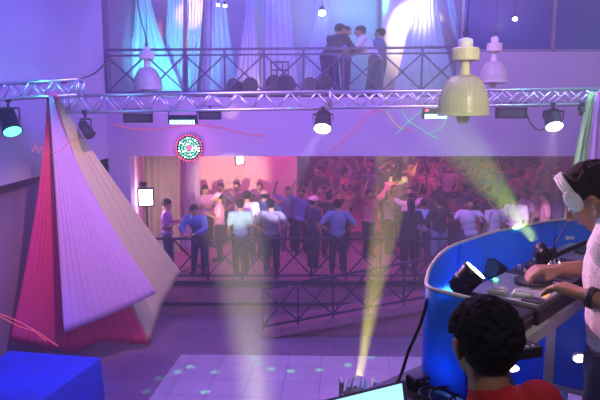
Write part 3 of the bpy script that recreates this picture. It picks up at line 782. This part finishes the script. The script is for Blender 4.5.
rown = ['near part of crowd', 'second rank', 'centre of crowd', 'rear centre', 'rear part', 'last rank']
used = set()
for i, (px, Y, row) in enumerate(spotsx):
    for tr in range(70):
        c, cn = cols[(i*3+tr) % 10]; ps, pn = pz[(i*2+tr//10) % 7]
        if (cn, pn) not in used: break
    used.add((cn, pn)); h = hs[i % 5]
    hn = {'short': 'short-haired', 'long': 'long-haired', 'bun': 'top-knotted'}[h]
    crowd(px, Y, 180+random.uniform(-70, 70) if i % 3 else random.uniform(-40, 40), ps, c, BK, '%s person in %s top, %s, %s' % (hn, cn, pn, rown[row]),
          hair=h, group='people in the dim rear of the crowd', scale=random.uniform(.96, 1.05))
# people on the upper level
def up_person(px, Y, rz, ps, sh, label, **k):
    d = at(px, 60, Y); person(d.x, Y, ZD, R(rz), ps, sh, NV, label, group='people on the upper level', scale=.97, wide=1.35, **k)
up_person(333, 13.8, -50, 'lean', (.02, .02, .06), 'person in black shirt at the left of the upper group, looking right', sleeve=2)
up_person(345, 14.95, -100, 'phone', (.12, .22, .6), 'person in blue shirt in the middle of the upper group')
up_person(369, 14.2, 75, 'lean', (.85, .88, .95), 'person in white shirt leaning left, largest of the upper group')
up_person(380, 15.3, 60, 'stand', (.05, .08, .25), 'person half hidden behind the white shirt on the upper level')

# curtains in crowd room
def rcurtain(px0, px1, Y, m, label, y0=150, y1=262, n=6, name='room_curtain'):
    o = sheet(MB(), [at(px0, y0, Y), at(px1, y0, Y)], [at(px0, y1, Y), at(px1, y1, Y)], 40, 6, .04, 1, n).build(name, m, None, True, solid=.004)
    tag(o, label, 'curtain', 'curtains in the crowd room')
rcurtain(143, 180, 16.2, M['beige'], 'cream curtain behind the square flood light')
rcurtain(181, 200, 16.6, M['lav'], 'purple lit curtain right of the cream curtain')

# floor standing spot lights on the upper deck
def deck_par(px, Y, r, aim, label, lens):
    d = at(px, 90, Y); r *= 1.35; par(None, (d.x, Y, ZD+r*1.35+.03), aim, r, r*1.7, lens, label, 'spotlights standing on the upper deck')
for px, rr, am, lb, ln in ((236, .12, (-.4, -1, .1), 'black deck light left of the sparkling one', M['plate']), (249, .13, (.3, -1, 0), 'black deck light under the single pointed drape', M['plate']),
                    (272, .14, (.5, -1, .2), 'black deck light at the left of the wide pair', M['plate']), (288, .14, (-.2, -1, .1), 'black deck light at the right of the wide pair', M['plate']),
                    (309, .13, (.1, -1, 0), 'black deck light left of the upper group', M['plate']), (322, .13, (.4, -1, .2), 'black deck light next to the feet of the upper group', M['plate'])):
    deck_par(px, 13.75, rr, am, lb, ln)
# small rack tower
p = at(280, 82, 14.1); t = empty('lamp_rack', V((p.x, 14.1, ZD)), 'black latticed lamp rack behind the deck lights', 'rack')
g = MB()
for i in range(4): g.bar((p.x-.2+.13*i, 14.1, ZD), (p.x-.2+.13*i, 14.1, ZD+.85), .03)
g.build('uprights', M['black'], t)
g = MB()
for i in range(5): g.bar((p.x-.22, 14.1, ZD+.1+.18*i), (p.x+.21, 14.1, ZD+.1+.18*i), .03)
g.build('crossbars', M['black'], t)
# little lamps high on the upper level
def small_lamp(px, py, Y, m, label, r=.09, name='small_lamp'):
    p = at(px, py, Y); t = empty(name, p, label, 'lamp')
    MB().ell(p, (r, r, r*.8)).build('bulb', m, t, True)
    MB().lathe([(r*.5, 0), (r*.7, r), (.02, r*1.4)], p+V((0, 0, r*.5))).build('holder', M['blackm'], t, True)
    MB().tube([p+V((0, 0, r)), (p.x, p.y, 8.3)], .008).build('cord', M['black'], t)
small_lamp(322, 13, 15.2, M['e_greenb'], 'small cyan-green lamp high above the upper group')
small_lamp(225, 6, 15.2, M['e_warm'], 'small warm bulb high at the left of the pointed drape', .05)
small_lamp(218, 5, 15.3, M['e_white'], 'tiny white bulb left of the warm bulb', .04)
small_lamp(515, 19, 12.9, M['e_white'], 'small bright white bulb standing in for lamp glare in the dark blue window', .05)  # bulb added to give the lamp glare in the window

# cables
def cable(pts, r, label, m=M['black'], name='cable', grp=None):
    mb = MB(); P = [V(p) for p in pts]; out = []
    for i in range(len(P)-1):
        a = P[max(i-1, 0)]; b = P[i]; c = P[i+1]; d = P[min(i+2, len(P)-1)]
        for k in range(6):
            u = k/6; out.append(.5*((2*b)+(c-a)*u+(2*a-5*b+4*c-d)*u*u+(3*b-a-3*c+d)*u**3))
    out.append(P[-1]); mb.tube(out, r, 6); o = mb.build(name, m, None, True); tag(o, label, 'cable', grp)
cable([at(62, 83, 9.8), at(80, 79, 10.5), at(95, 73, 11.8), at(106, 63, 13.2)], .015, 'slack cable from the short truss to the upper railing')
cable([at(525, 109, TY), at(530, 122, TY), at(538, 130, TY), at(546, 128, TY)], .012, 'looped cable from the unlit bar light to the right can light')
cable([at(137, -5, 12.0), at(139, 12, 12.0), at(144, 30, 12.0), at(146, 40, 11.9), at(146, 49, 11.6)], .012, 'thin cable hanging before the cyan lit drape')

# ================================================================== DJ booth on the camera side
ZR = 4.10
rimpx = [(470, 299), (450, 294), (429, 288), (427, 279), (431, 267), (440, 255), (453, 246), (470, 240), (492, 233), (520, 227), (555, 221), (592, 218), (640, 217), (720, 220)]
rim = []
RP = [atz(a, b, ZR) for a, b in rimpx]
for i in range(len(RP)-1):
    a = RP[max(i-1, 0)]; b = RP[i]; c = RP[i+1]; d = RP[min(i+2, len(RP)-1)]
    for k in range(5):
        u = k/5; rim.append(.5*((2*b)+(c-a)*u+(2*a-5*b+4*c-d)*u*u+(3*b-a-3*c+d)*u**3))
rim.append(RP[-1])
booth = empty('booth_screen', V((.8, 2.0, 3.4)), 'curved translucent blue acrylic screen wrapped around the music equipment', 'booth')
def wallstrip(pts, z0, z1):
    vs = []; fs = []
    for i, p in enumerate(pts): vs += [V((p.x, p.y, z0(i) if callable(z0) else z0)), V((p.x, p.y, z1))]
    for i in range(len(pts)-1): fs.append((2*i, 2*i+2, 2*i+3, 2*i+1))
    return MB().add(vs, fs)
ZW = 3.80
nleft = 32
wallstrip(rim[:nleft+1], ZW+.01, ZR).build('curved_panel', M['acrylic'], booth, True, solid=.008)
wallstrip(rim[nleft:], 3.35, ZR).build('rear_panel', M['acrylic'], booth, True, solid=.008)
MB().tube([p+V((0, 0, .002)) for p in rim], .006, 8).build('rim_trim', M['e_rim'] if 'e_rim' in M else M['white'], booth, True)
for i in (0, 14, nleft, 50, 60):
    p = rim[min(i, len(rim)-1)]; MB().bar((p.x, p.y, (ZW+.01) if i < nleft else 3.35), (p.x, p.y, ZR), .012).build('seam_strip', M['acrylic'], booth)
# worktop with the laptop
wp = [atz(333, 403, ZW), atz(430, 361, ZW), atz(500, 345, ZW), V((.62, 1.57, ZW)), V((.25, 1.57, ZW)), V((.22, 1.05, ZW)), V((-.12, 1.05, ZW))]
t = empty('equipment_table', V((.3, 1.5, 2.9)), 'dark equipment table whose slanting edge crosses the bottom of the picture', 'table')
n = len(wp); th = V((0, 0, .04))
MB().add([p-th for p in wp]+wp, [tuple(range(n))[::-1], tuple(range(n, 2*n))]+[(i, (i+1) % n, (i+1) % n+n, i+n) for i in range(n)]).build('tabletop', M['plate'], t)
for p in (wp[0], wp[2], V((.0, 1.12, 0)), V((.56, 1.64, 0))):
    c = V((.3, 1.6, 0)); q = p.lerp(c, .12); MB().bar((q.x, q.y, 2.9), (q.x, q.y, ZW-.04), .035).build('leg', M['blackm'], t)
# laptop, lid leaning far back
Tr = at(405, 380, 1.62); Br = V((.285, 1.455, ZW+.012)); side = (at(352, 405, 1.62-.2)-Tr); side = V((-.245, -.125, 0))
Tl = Tr+side; Bl = Br+side
t = empty('laptop', (Br+Bl)/2, 'open laptop with bright pale cyan screen at the bottom of the picture', 'laptop')
upv = (Tr-Br).normalized(); sd = side.normalized(); nn = upv.cross(sd).normalized(); nn = nn if nn.z > 0 else -nn
def slab(pts, th, n_):
    vs = list(pts)+[p-n_*th for p in pts]; return MB().add(vs, [(0, 1, 2, 3), (7, 6, 5, 4), (0, 4, 5, 1), (1, 5, 6, 2), (2, 6, 7, 3), (3, 7, 4, 0)])
slab([Br, Bl, Tl, Tr], .008, nn).build('lid', M['black'], t)
i_ = .012
slab([Br+upv*i_+sd*i_+nn*.001, Bl+upv*i_-sd*i_+nn*.001, Tl-upv*i_-sd*i_+nn*.001, Tr-upv*i_+sd*i_+nn*.001], .001, nn).build('display', M['e_screen'], t)
fwd = V((.12, -.2, 0)).normalized()
bb = [Br, Bl, Bl+V((.08, -.16, 0)), Br+V((.08, -.16, 0))]
for k in range(4): bb[k] = V((bb[k].x, bb[k].y, ZW+.016))
slab(bb, .014, V((0, 0, 1))).build('keyboard_base', M['black'], t)

# DJ table, gear
N1 = V((.765, 1.85, 0)); dd = V((.67, .742, 0)).normalized(); pp = V((-dd.y, dd.x, 0))
def G3(t_, w_, z): return V((N1.x+dd.x*t_+pp.x*w_, N1.y+dd.y*t_+pp.y*w_, z))
def gbox(mb, t0, t1, w0, w1, z0, z1):
    ps = [G3(a, b, z) for z in (z0, z1) for a, b in ((t0, w0), (t1, w0), (t1, w1), (t0, w1))]
    return mb.add(ps, [(3, 2, 1, 0), (4, 5, 6, 7), (0, 1, 5, 4), (1, 2, 6, 5), (2, 3, 7, 6), (3, 0, 4, 7)])
t = empty('mixing_table', G3(.5, .15, 2.9), 'white-edged table carrying the mixing desk inside the blue booth', 'table')
gbox(MB(), -.235, 1.15, -.012, .275, 3.88, 3.92).build('tabletop', M['white'], t)
for a, b in ((-.1, .24), (1.1, .02), (1.1, .25), (.5, .25)): MB().bar(G3(a, b, 2.9), G3(a, b, 3.88), .035).build('leg', M['white'], t)
t = empty('mixing_desk', G3(.5, .15, 3.9), 'black and silver mixing desk with jog wheels, faders and knobs under the hands', 'mixer')
gbox(MB(), .0, 1.1, .0, .27, 3.92, 3.975).build('case', M['black'], t, bevel=.006)
gbox(MB(), .015, .34, .012, .258, 3.975, 3.985).build('deck_plate', M['silver'], t)
mp_ = gbox(MB(), .35, .72, .012, .258, 3.975, 3.987).build('mixer_plate', M['plate'], t)
gbox(MB(), .73, 1.08, .012, .258, 3.975, 3.985).build('deck_plate', M['silver'], t)
for a in (.26, .92): 
    MB().lathe([(.065, 0), (.065, .008), (.068, .012), (.02, .012)], G3(a, .12, 3.985), n=32).build('jog_wheel', M['plate'], t)
for k, (a, b) in enumerate(((.05, .04),)):
    gbox(MB(), a-.022, a+.03, b-.03, b+.03, 3.985, 3.99).build('button_pad', M['white'] if k != 0 else M['plate'], t)
rnd = random.Random(3)
for i in range(6):
    for j in range(6):
        m = M['chrome'] if (i+j) % 3 else M['white']
        if (i, j) in ((1, 2), (2, 1), (4, 3)): m = M['e_red']
        if (i, j) in ((3, 2), (5, 4)): m = M['e_white']
        MB().lathe([(.007, 0), (.0065, .012), (.004, .014)], G3(.39+.052*i, .14+.021*j, 3.987), n=10).build('knob', m, mp_)
for i in range(5):
    gbox(MB(), .40+.06*i, .405+.06*i, .03, .115, 3.987, 3.989).build('fader_slot', M['black'], mp_)
    gbox(MB(), .392+.06*i, .413+.06*i, .06+.01*(i % 3), .07+.01*(i % 3), 3.989, 4.0).build('fader_cap', M['silver'], mp_)
p = G3(.15, .035, 3.987); MB().box(p, (.035, .012, .008), Matrix.Rotation(.8, 3, 'Z')).build('status_light', M['e_amber'], t)
for a, b in ((.32, .03), (.30, .03), (.17, .24), (.21, .24)): MB().lathe([(.009, 0), (.009, .006)], G3(a, b, 3.985), n=12).build('button', M['e_green'] if a == .21 else M['chrome'], t)
# two pale players at the near end
def player(px, py, label):
    c = atz(px, py, 3.995); tt = empty('disc_player', V((c.x, c.y, 3.975)), label, 'player', 'pale players at the end of the mixing desk')
    rot = Matrix.Rotation(math.atan2(pp.y, pp.x)+.25, 3, 'Z')
    hs_ = MB().box((c.x, c.y, 3.993), (.066, .05, .018), rot).build('housing', M['white'], tt, bevel=.008)
    MB().box((c.x, c.y, 4.003), (.045, .03, .003), rot).build('display', M['silver'], hs_)
player(498, 290, 'left one of two pale flat players on the black case')
player(523, 293, 'right one of two pale flat players, nearest the outstretched hand')
t = empty('equipment_case', G3(-.1, .13, 3.92), 'black equipment case at the near end of the white table behind the black hair', 'case')
gbox(MB(), -.2, -.012, .01, .265, 3.92, 3.962).build('body', M['black'], t, bevel=.008)
gbox(MB(), -.2, -.012, .01, .265, 3.964, 3.978).build('lid', M['black'], t, bevel=.005)
MB().tube([G3(-.2, .08, 3.945), G3(-.225, .09, 3.945), G3(-.225, .17, 3.945), G3(-.2, .18, 3.945)], .006).build('handle', M['blackm'], t, True)
t = empty('power_strip', atz(522, 350, 3.90), 'black power strip with a row of pale lights at the end of the white table', 'power strip')
a = atz(506, 350, 3.93)+V((0, -.02, 0)); b = atz(534, 346, 3.93)+V((0, -.02, 0))
MB().bar(a, b, .05, .03).build('body', M['black'], t)
for k in range(4): q = a.lerp(b, .2+.2*k); MB().ell(q+V((0, -.012, .016)), (.005, .005, .004), n=8, mm=4).build('indicator', M['white'], t)

# framed blue panel below the table
t = empty('framed_panel', V((.95, 2.2, 3.5)), 'white-framed blue panel standing below the mixing table', 'panel')
zb = 3.56; c0 = V((.955, 2.2, 0)); cL = V((.70, 2.17, 0)); cR = V((1.22, 2.02, 0))
def z_(p, z): return V((p.x, p.y, z))
MB().bar(z_(c0, 2.9), z_(c0, 3.875), .034).build('post', M['white'], t)
MB().bar(z_(c0, zb), z_(cR, zb), .02).build('bottom_rail', M['white'], t); MB().bar(z_(c0, zb), z_(cL, zb), .014).build('bottom_rail', M['white'], t)
MB().bar(z_(cR, 2.9), z_(cR, 3.85), .02).build('post', M['white'], t); MB().bar(z_(cL, 2.9), z_(cL, 3.85), .02).build('post', M['white'], t)
for p in (cL, cR): slab([z_(c0, zb), z_(p, zb), z_(p, 3.85), z_(c0, 3.85)], .005, V((0, 1, 0))).build('blue_pane', M['acrylic'], t)

def puck(px, py, Y, m, label, r=.022):  # glowing puck standing in for a lamp reflection
    p = at(px, py, Y); t = empty('puck_glint', p, label, 'lamp', 'lamp reflections under the mixing table')
    MB().lathe([(r, 0), (r*1.1, -.015), (r*.6, -.04)], p, (0, 0, 1), 16).build('housing', M['blackm'], t)  # body of the stand-in puck
    MB().ell(p+V((0, 0, .003)), (r, r, .008)).build('lens', m, t, True)
    MB().tube([p+V((0, 0, -.03)), (p.x, p.y, 2.9)], .008).build('stem', M['blackm'], t)
puck(546, 388, 1.98, M['e_pink'], 'glowing puck for a white reflection at the foot of the white frame', .028)
for px, py, Y, r, lb in ((513, 368, 2.12, .016, 'glowing disc for a small round white reflection beside the black hair, below the table'), (579, 358, 2.06, .018, 'glowing disc for a small round reflection on the dark blue pane')):  # glowing discs modelled in place of lamp reflections
    p = at(px, py, Y); t = empty('disc_glint', p, lb, 'lamp', 'lamp reflections under the mixing table')
    MB().lathe([(r*1.1, .012), (r*1.2, 0), (r, -.004)], p, (0, 1, 0), 18).build('housing', M['white'], t)
    MB().ell(p+V((0, -.006, 0)), (r*1.3, .004, r*.75)).build('lens', M['e_pink'], t, True)

# lamps in the booth
def bpar(px, py, Y, aim, r, L_, lens, label):
    p = at(px, py, Y); par(None, p, aim, r, L_, lens, label, 'lamps inside the blue booth')
    return p
q = bpar(465, 281, 1.93, (.62, -.12, .75), .042, .1, M['e_greenb'], 'black lamp with pale green glowing face inside the blue booth')
MB().bar((q.x, q.y, ZW), (q.x, q.y, q.z-.06), .02).build('lamp_stem', M['blackm'], bpy.data.objects['booth_screen'])
q = bpar(496, 270, 2.45, (-.6, -.5, .3), .04, .09, M['plate'], 'unlit black round lamp behind the pale players')
# gooseneck microphone and boom
mic = empty('microphone', atz(545, 262, 4.0), 'black microphone on a bent arm standing up behind the mixing desk', 'microphone')
a0 = at(520, 278, 2.25)
MB().tube([at(500, 284, 2.2), at(520, 272, 2.3), at(545, 260, 2.4), at(570, 249, 2.5), at(592, 240, 2.6)], .010, 8).build('boom_arm', M['black'], mic, True)
MB().caps(at(545, 262, 2.36), .012, at(552, 252, 2.36), .02).build('microphone_head', M['plate'], mic, True)
MB().tube([at(552, 250, 2.36), at(558, 240, 2.36), at(566, 228, 2.4), at(568, 222, 2.6)], .003, 6).build('microphone_cable', M['black'], mic, True)
tag(MB().box(at(570, 238, 2.55), (.035, .006, .014)).build('sticker', M['white']), 'small white sticker on the inside of the blue screen', 'sticker')
cable([at(428, 298, 1.68), at(420, 325, 1.68), at(409, 350, 1.7), at(402, 372, 1.7), atz(397, 386, ZW)+V((0, 0, .01))], .005, 'thin black cable hanging from the booth edge to the table')
for k, (cx_, rr) in enumerate(((437, .045), (452, .055), (466, .04))):
    c = atz(cx_, 399+k*2, ZW+.012); pts = [c+V((math.cos(u)*rr*1.1, math.sin(u)*rr, .004+.012*math.sin(u*.5+k))) for u in [i*.45 for i in range(15)]]
    cable(pts, .004, ['leftmost coil of black cable on the table', 'middle coil of black cable on the table', 'coil of black cable nearest the neck of the red-shirted person'][k], grp='cable coils')
# small gear at the table edge
t = empty('adapter_box', atz(420, 385, ZW), 'small dark adapter box with sockets beside the laptop screen', 'adapter')
c = atz(421, 384, ZW+.02); MB().box(c+V((0, .02, 0)), (.07, .05, .04), Matrix.Rotation(.5, 3, 'Z')).build('housing', M['blackm'], t, bevel=.006)
for k in range(3): MB().ell(c+V((-.02+.018*k, -.01, .012)), (.005, .005, .005), n=8, mm=4).build('socket', M['chrome'], t)

# moving head lights
def moving_head(p, aim, label, s=1.0):
    t = empty('moving_head_light', V((p.x, p.y, 2.9)), label, 'stage light', 'moving head lights on the near balcony'); d = V(aim).normalized()
    ht = p.z-2.9
    MB().box((p.x, p.y, 2.9+(ht-.2)/2), (.16, .16, max(ht-.2, .05))).build('base', M['blackm'], t, bevel=.01)
    for sx in (-1, 1): MB().box((p.x+sx*.075*s, p.y, p.z-.1), (.02, .06, .24)).build('yoke_arm', M['silver'], t, bevel=.005)
    MB().lathe([(.03, -.11), (.05, -.09), (.055, 0), (.048, .06), (.04, .075), (.03, .07)], p-d*.08, d, 24).build('head', M['silver'], t, True)
    MB().lathe([(.028, 0), (.028, .004)], p-d*.008, d, 20).build('lens', M['e_yellow'], t)
    for k in range(12):
        a = 2*PI*k/12; x, y, _ = frame(d); o_ = x*math.cos(a)+y*math.sin(a)
        MB().bar(p-d*.16+o_*.056, p-d*.03+o_*.05, .008, .012).build('cooling_fin', M['silver'], t)
m1 = at(358, 384, 2.55); g1 = at(397, 157, 22)
moving_head(m1, g1-m1, 'silver moving head light sending a yellow beam upward, at the bottom of the picture')
m2 = at(268, 500, 2.3); g2 = at(230, 175, 18.4)
moving_head(m2, g2-m2, 'moving head light just below the picture sending up a wide whitish beam')
m3 = at(556, 292, 3.3); g3 = at(474, 172, 20)
spot('beam_yellow', m1+(g1-m1).normalized()*.03, g1, (1, .9, .08), 14000, 5, .25, .02)
spot('beam_whitish', m2+(g2-m2).normalized()*.03, g2, (.95, .85, .5), 12000, 10, .6, .08)
m4 = at(539, 262, 2.37); m4.z = 4.065; g4 = m4+V((-.2, 8, 2.5))
par(None, m4-(g4-m4).normalized()*.03, g4-m4, .022, .06, M['e_green'], 'small black lamp inside the booth throwing a green beam up over the crowd', 'lamps inside the blue booth')
spot('beam_green', m4+(g4-m4).normalized()*.02, g4, (.62, 1, .12), 2600, 17, .8, .02)

# ------------------------------------------------------------------ the two near people
def near(name_label, root, theta, p, shirtm, trm, voxel, tufts, hem, group=None, seed=1, shirtcol=None, sleeve=.5, tl=.02):
    t = empty('person', root, name_label, 'person', None, theta)
    def put(name, me, m, par_=None):
        me.materials.append(m); o = bpy.data.objects.new(name, me); C.objects.link(o); o.parent = par_ or t
        if shirtcol and name == 'shirt': o.color = (*shirtcol, 1)
        return o
    put('body', remesh(bodymb(p), voxel, 4), M['skin'])
    put('shirt', remesh(shirtmb(p, sleeve, .014, .0), voxel*1.3, 4, hem), shirtm)
    put('trousers', remesh(trousermb(p), voxel*1.6, 4), trm)
    for q in 'RL': put('shoe', remesh(shoemb(p, q), voxel*1.6, 2), M['shoe'])
    for q in (-1, 1): put('eye', eyesmb(p, q).mesh('eye', smooth=True), M['eyew'])
    hb = hairmb(p, 'short'); c = p['head']; r = headrot(p); rn = random.Random(seed)
    for k in range(tufts):
        th_ = rn.uniform(0, 2*PI); ph = rn.uniform(-.5, 1.5)
        d = V((math.cos(ph)*math.cos(th_), math.cos(ph)*math.sin(th_), math.sin(ph)))
        if d.y > .55 and d.z < .55: continue
        if abs(d.x) > .75 and -.3 < d.y and d.z < .0: continue
        o = V((d.x*.082, d.y*.098-.024, d.z*.088+.035))
        fl = V((d.x+rn.uniform(-.5, .5), d.y+rn.uniform(-.2, .6), d.z*.4-rn.uniform(0, .7))).normalized()
        a = c+r @ o*p.get('hk', 1); b = a+r @ (fl*tl+d*tl*.3)
        hb.tube([a, a.lerp(b, .5)+(r @ d)*.005, b], [.008, .006, .0012], 6)
    put('hair', remesh(hb, .0045, 2), M['hair'])
    return t
def tolocal(root, th):
    m = Matrix.Rotation(-th, 3, 'Z'); return lambda w: m @ (V(w)-V(root))
root = V((1.04, 1.88, 2.9)); th = R(58.5); lo = tolocal(root, th)
hd = lo(at(591, 198, 2.03))
dj = pose(pelvis=(0, -.02, .90), chest=(0, .0, 1.17), neck=(0, .03, 1.36), head=hd, pitch=R(40), yaw=R(4), hk=.9,
    shR=(.175, .02, 1.30), shL=(-.175, .02, 1.30), elR=lo((1.19, 2.10, 4.05)), wrR=lo(at(563, 269, 2.12)), elL=lo((1.06, 1.60, 4.0)), wrL=lo(at(587, 296, 1.80)),
    hiR=(.09, -.02, .86), hiL=(-.09, -.02, .86), curl=.55)
djo = near('person in white patterned shirt and dark trousers bent over the mixing desk at the right', root, th, dj, M['lace'], M['cloth'], .0065, 800, [((0, 0, .955), (0, 0, -1))], sleeve=.5, seed=4, tl=.012)
for ch in djo.children:
    if ch.name.startswith('trousers'): ch.color = (.03, .03, .07, 1)
# watch (worn: part of the person)
w_ = dj['wrL']; e_ = dj['elL']; dv = (w_-e_).normalized()
wm = MB().lathe([(.031, -.012), (.034, -.01), (.034, .01), (.031, .012)], w_-dv*.015, dv, 20, cap=False)
me = wm.mesh('wristwatch', smooth=True); me.materials.append(M['black']); o = bpy.data.objects.new('wristwatch', me); C.objects.link(o); o.parent = djo
md = o.modifiers.new('s', 'SOLIDIFY'); md.thickness = .004
# headphones, worn on the head
hp = empty('headphones', root, 'white headphones worn on the black hair at the right edge', 'headphones', None, th)
c = dj['head']; r_ = headrot(dj)
def hput(name, mb, m, par_=None):
    me = mb.mesh(name, smooth=True); me.materials.append(m); o = bpy.data.objects.new(name, me); C.objects.link(o); o.parent = par_ or hp; return o
band = MB(); pts = []
for k in range(17):
    a = PI*k/16; pts.append(c+r_ @ V((math.cos(a)*.088, .035, .035+math.sin(a)*.088)))
for dy in (-.009, 0, .009): band.tube([q+r_ @ V((0, dy, 0)) for q in pts], .0075, 8)
hput('headband', band, M['white'])
for s in (-1, 1):
    hput('ear_cushion', MB().ell(c+r_ @ V((s*.078, .04, .03)), (.014, .024, .036), r_), M['plate'])
    hput('ear_cup', MB().ell(c+r_ @ V((s*.089, .04, .03)), (.013, .026, .040), r_), M['white'])

rootb = V((.44, 1.37, 2.9)); SB = .88; hb_ = (at(482, 343, 1.42)-rootb)/SB
boy = pose(pelvis=(.04, -.06, .70), chest=(.06, -.03, 1.0), neck=(.02, .0, 1.18), head=(hb_.x, hb_.y, hb_.z), yaw=R(14), pitch=R(10),
    shR=(.15, -.02, 1.145), shL=(-.03, -.05, .93), elR=(.22, .02, .88), wrR=(.12, .2, .80), elL=(-.16, -.02, .70), wrL=(-.08, .2, .74),
    hiR=(.10, .0, .66), knR=(.13, .40, .60), anR=(.13, .38, .16), hiL=(-.08, .0, .66), knL=(-.09, .40, .60), anL=(-.09, .38, .16), curl=.6)
bo_ = near('person with tousled black hair and red shirt seen from behind, in the foreground', rootb, 0, boy, M['cloth'], M['cloth'], .0065, 900, [((0, 0, .62), (0, 0, -1))], shirtcol=(.62, .015, .03), seed=9, tl=.016)
bo_.scale = (SB,)*3
t = empty('stool', V((.45, 1.33, 2.9)), 'round black stool under the red-shirted person', 'stool')
MB().lathe([(.15, .41), (.16, .42), (.16, .45), (.15, .46)], (.45, 1.33, 2.97), n=28).build('seat', M['black'], t, True)
for sx in (-1, 1):
    for sy in (-1, 1): MB().bar((.45+sx*.13, 1.33+sy*.13, 2.9), (.45+sx*.09, 1.33+sy*.09, 3.38), .022).build('leg', M['chrome'], t)

# ================================================================== light
# blue-violet wash on the left wall and upper level
area('wash_blue_left', (-1.5, 7.5, 7.9), (-5.2, 10.5, 5.4), (.09, .07, 1), 240, 1.5)
area('wash_hall', (2.0, 6.5, 8.2), (2, 12.5, 3.8), (.44, .2, 1), 240, 4, 2)
area('wash_hall_right', (6, 7.5, 8.2), (5, 13, 4.6), (.42, .22, 1), 170, 2)
area('upper_blue', (0.5, 13.6, 8.2), (0, 16.4, 6), (.08, .1, 1), 170, 6, .6)
spot('cyan_left', (-3.6, 13.7, ZD+.25), (-3.4, 15.4, 6.1), (.1, .95, 1), 280, 80, .8)
spot('cyan_mid', (2.0, 14.9, 7.6), (1.4, 16.8, 6.6), (.1, .9, 1), 70, 80, .8)
spot('orange_patch', (-1.6, 14.2, 7.9), (-2.9, 15.9, 7.0), (1, .35, .1), 500, 22, .6)
spot('warm_upper', (2.5, 13.9, 7.9), (2.9, 15.4, 6.5), (1, .8, .5), 420, 48, .6)
point('deck_warm', (-.9, 14.3, 5.15), (1, .55, .2), 30, .1)
spot('drape_light', (3.2, 12.0, 7.9), (3.0, 14.5, 6.4), (.4, .7, 1), 110, 50, .6)
# truss lights
point('truss_cyan', (-4.0, 9.3, 5.15), (.1, .85, 1), 12, .1)
spot('truss_cyan_right', (5.0, 9.0, 6.3), (4.3, 10.1, 4.7), (.3, .9, 1), 150, 60, .8)
spot('truss_violet', (-1.2, 8.4, 6.0), (-1.6, 10.1, 4.8), (.8, .6, 1), 50, 70, .8)
# canopy of drapes
spot('canopy_pink', (-1.8, 6.5, 6.5), (-3.9, 10.6, 2.4), (1, .42, .6), 760, 36, .7)
# floor
area('floor_violet', (.6, 8.0, 7.6), (.5, 9.3, 0), (.42, .2, 1), 240, 2.5)
# crowd room
area('crowd_pink_left', (-1.6, 16.6, 4.5), (-2.0, 18.4, 2.4), (1, .12, .55), 55, 2, .5)
area('crowd_magenta', (2.5, 18.5, 4.6), (2.5, 18.5, .8), (1, .04, .6), 100, 4, 4)
area('crowd_violet', (1.2, 13.9, 4.5), (1.2, 15.4, .8), (.3, .2, 1), 35, 8, .5)
area('crowd_red_right', (6.0, 19.0, 4.6), (5.5, 18.0, .8), (1, .1, .35), 40, 3, 3)
spot('crowd_front', (1.5, 9.0, 7.4), (1.2, 14.2, 1.8), (.3, .14, 1), 75, 60, .8)
# booth and camera side
for p, e in (((.62, 2.25, 3.9), 1.2), ((1.15, 2.6, 3.93), 5), ((.9, 2.6, 3.5), 3)): point('booth_blue', p, (.04, .28, 1), e*2, .03)
point('table_blue', (.45, 1.66, 3.87), (.1, .3, 1), .35, .02)
area('near_lamp', (.6, .2, 6.4), (.95, 1.9, 4.1), (1, .85, .85), 12, .5)
area('near_pendant_light', (2.2, 3.2, 5.6), (1.65, 6.0, 5.0), (1, .95, .6), 55, .8)
spot('box_blue', (-2.2, 6.8, 6.0), (-4.2, 9.0, .6), (.05, .12, 1), 900, 28, .8)  # blue spot added to brighten the covered box
spot('fascia_pink', (-1.5, 9.0, 2.6), (-2.0, 13.2, 4.1), (1, .2, .6), 50, 70, .9)
area('crowd_floor_pink', (.5, 14.3, 3.6), (.5, 14.2, .8), (1, .15, .5), 30, 7, .3)
spot('yellow_patch', at(231, 118, 12.7), at(231, 112, 13.2), (1, .6, .05), 4, 50, .8)
spot('dj_pink', (-2.0, 6.0, 6.2), (.9, 1.9, 4.1), (1, .45, .75), 1200, 16, .8)  # added spot standing in for pink hall spill on the face
# green dots thrown on the floor
for i, (px, py) in enumerate([(255, 358), (257, 364), (271, 369), (291, 371), (319, 370), (348, 365), (371, 357), (247, 352), (215, 372), (190, 367), (178, 372), (160, 378), (205, 392), (146, 391)]):
    g = atz(px, py, .012); spot('floor_dot', (0.4, 9.2, 7.9), g, (.04, 1, .08), 1800, 1.3, .5, .01)

# ================================================================== world, haze, render settings
w = bpy.data.worlds.new('world'); sc.world = w; w.use_nodes = True; N = w.node_tree.nodes; L = w.node_tree.links
N['Background'].inputs[0].default_value = (.05, .03, .12, 1)
vs_ = N.new('ShaderNodeVolumeScatter'); vs_.inputs['Density'].default_value = .022; vs_.inputs['Anisotropy'].default_value = .2
vs_.inputs['Color'].default_value = (.9, .9, .95, 1)
L.new(vs_.outputs[0], N['World Output'].inputs['Volume'])
sc.view_settings.view_transform = 'Standard'; sc.view_settings.look = 'None'; sc.view_settings.gamma = 1; sc.view_settings.use_curve_mapping = False
sc.view_settings.exposure = 0.6
cy = sc.cycles
cy.use_denoising = True; cy.volume_bounces = 0; cy.max_bounces = 6; cy.diffuse_bounces = 3; cy.transparent_max_bounces = 12
cy.sample_clamp_indirect = 4; cy.caustics_reflective = False; cy.caustics_refractive = False
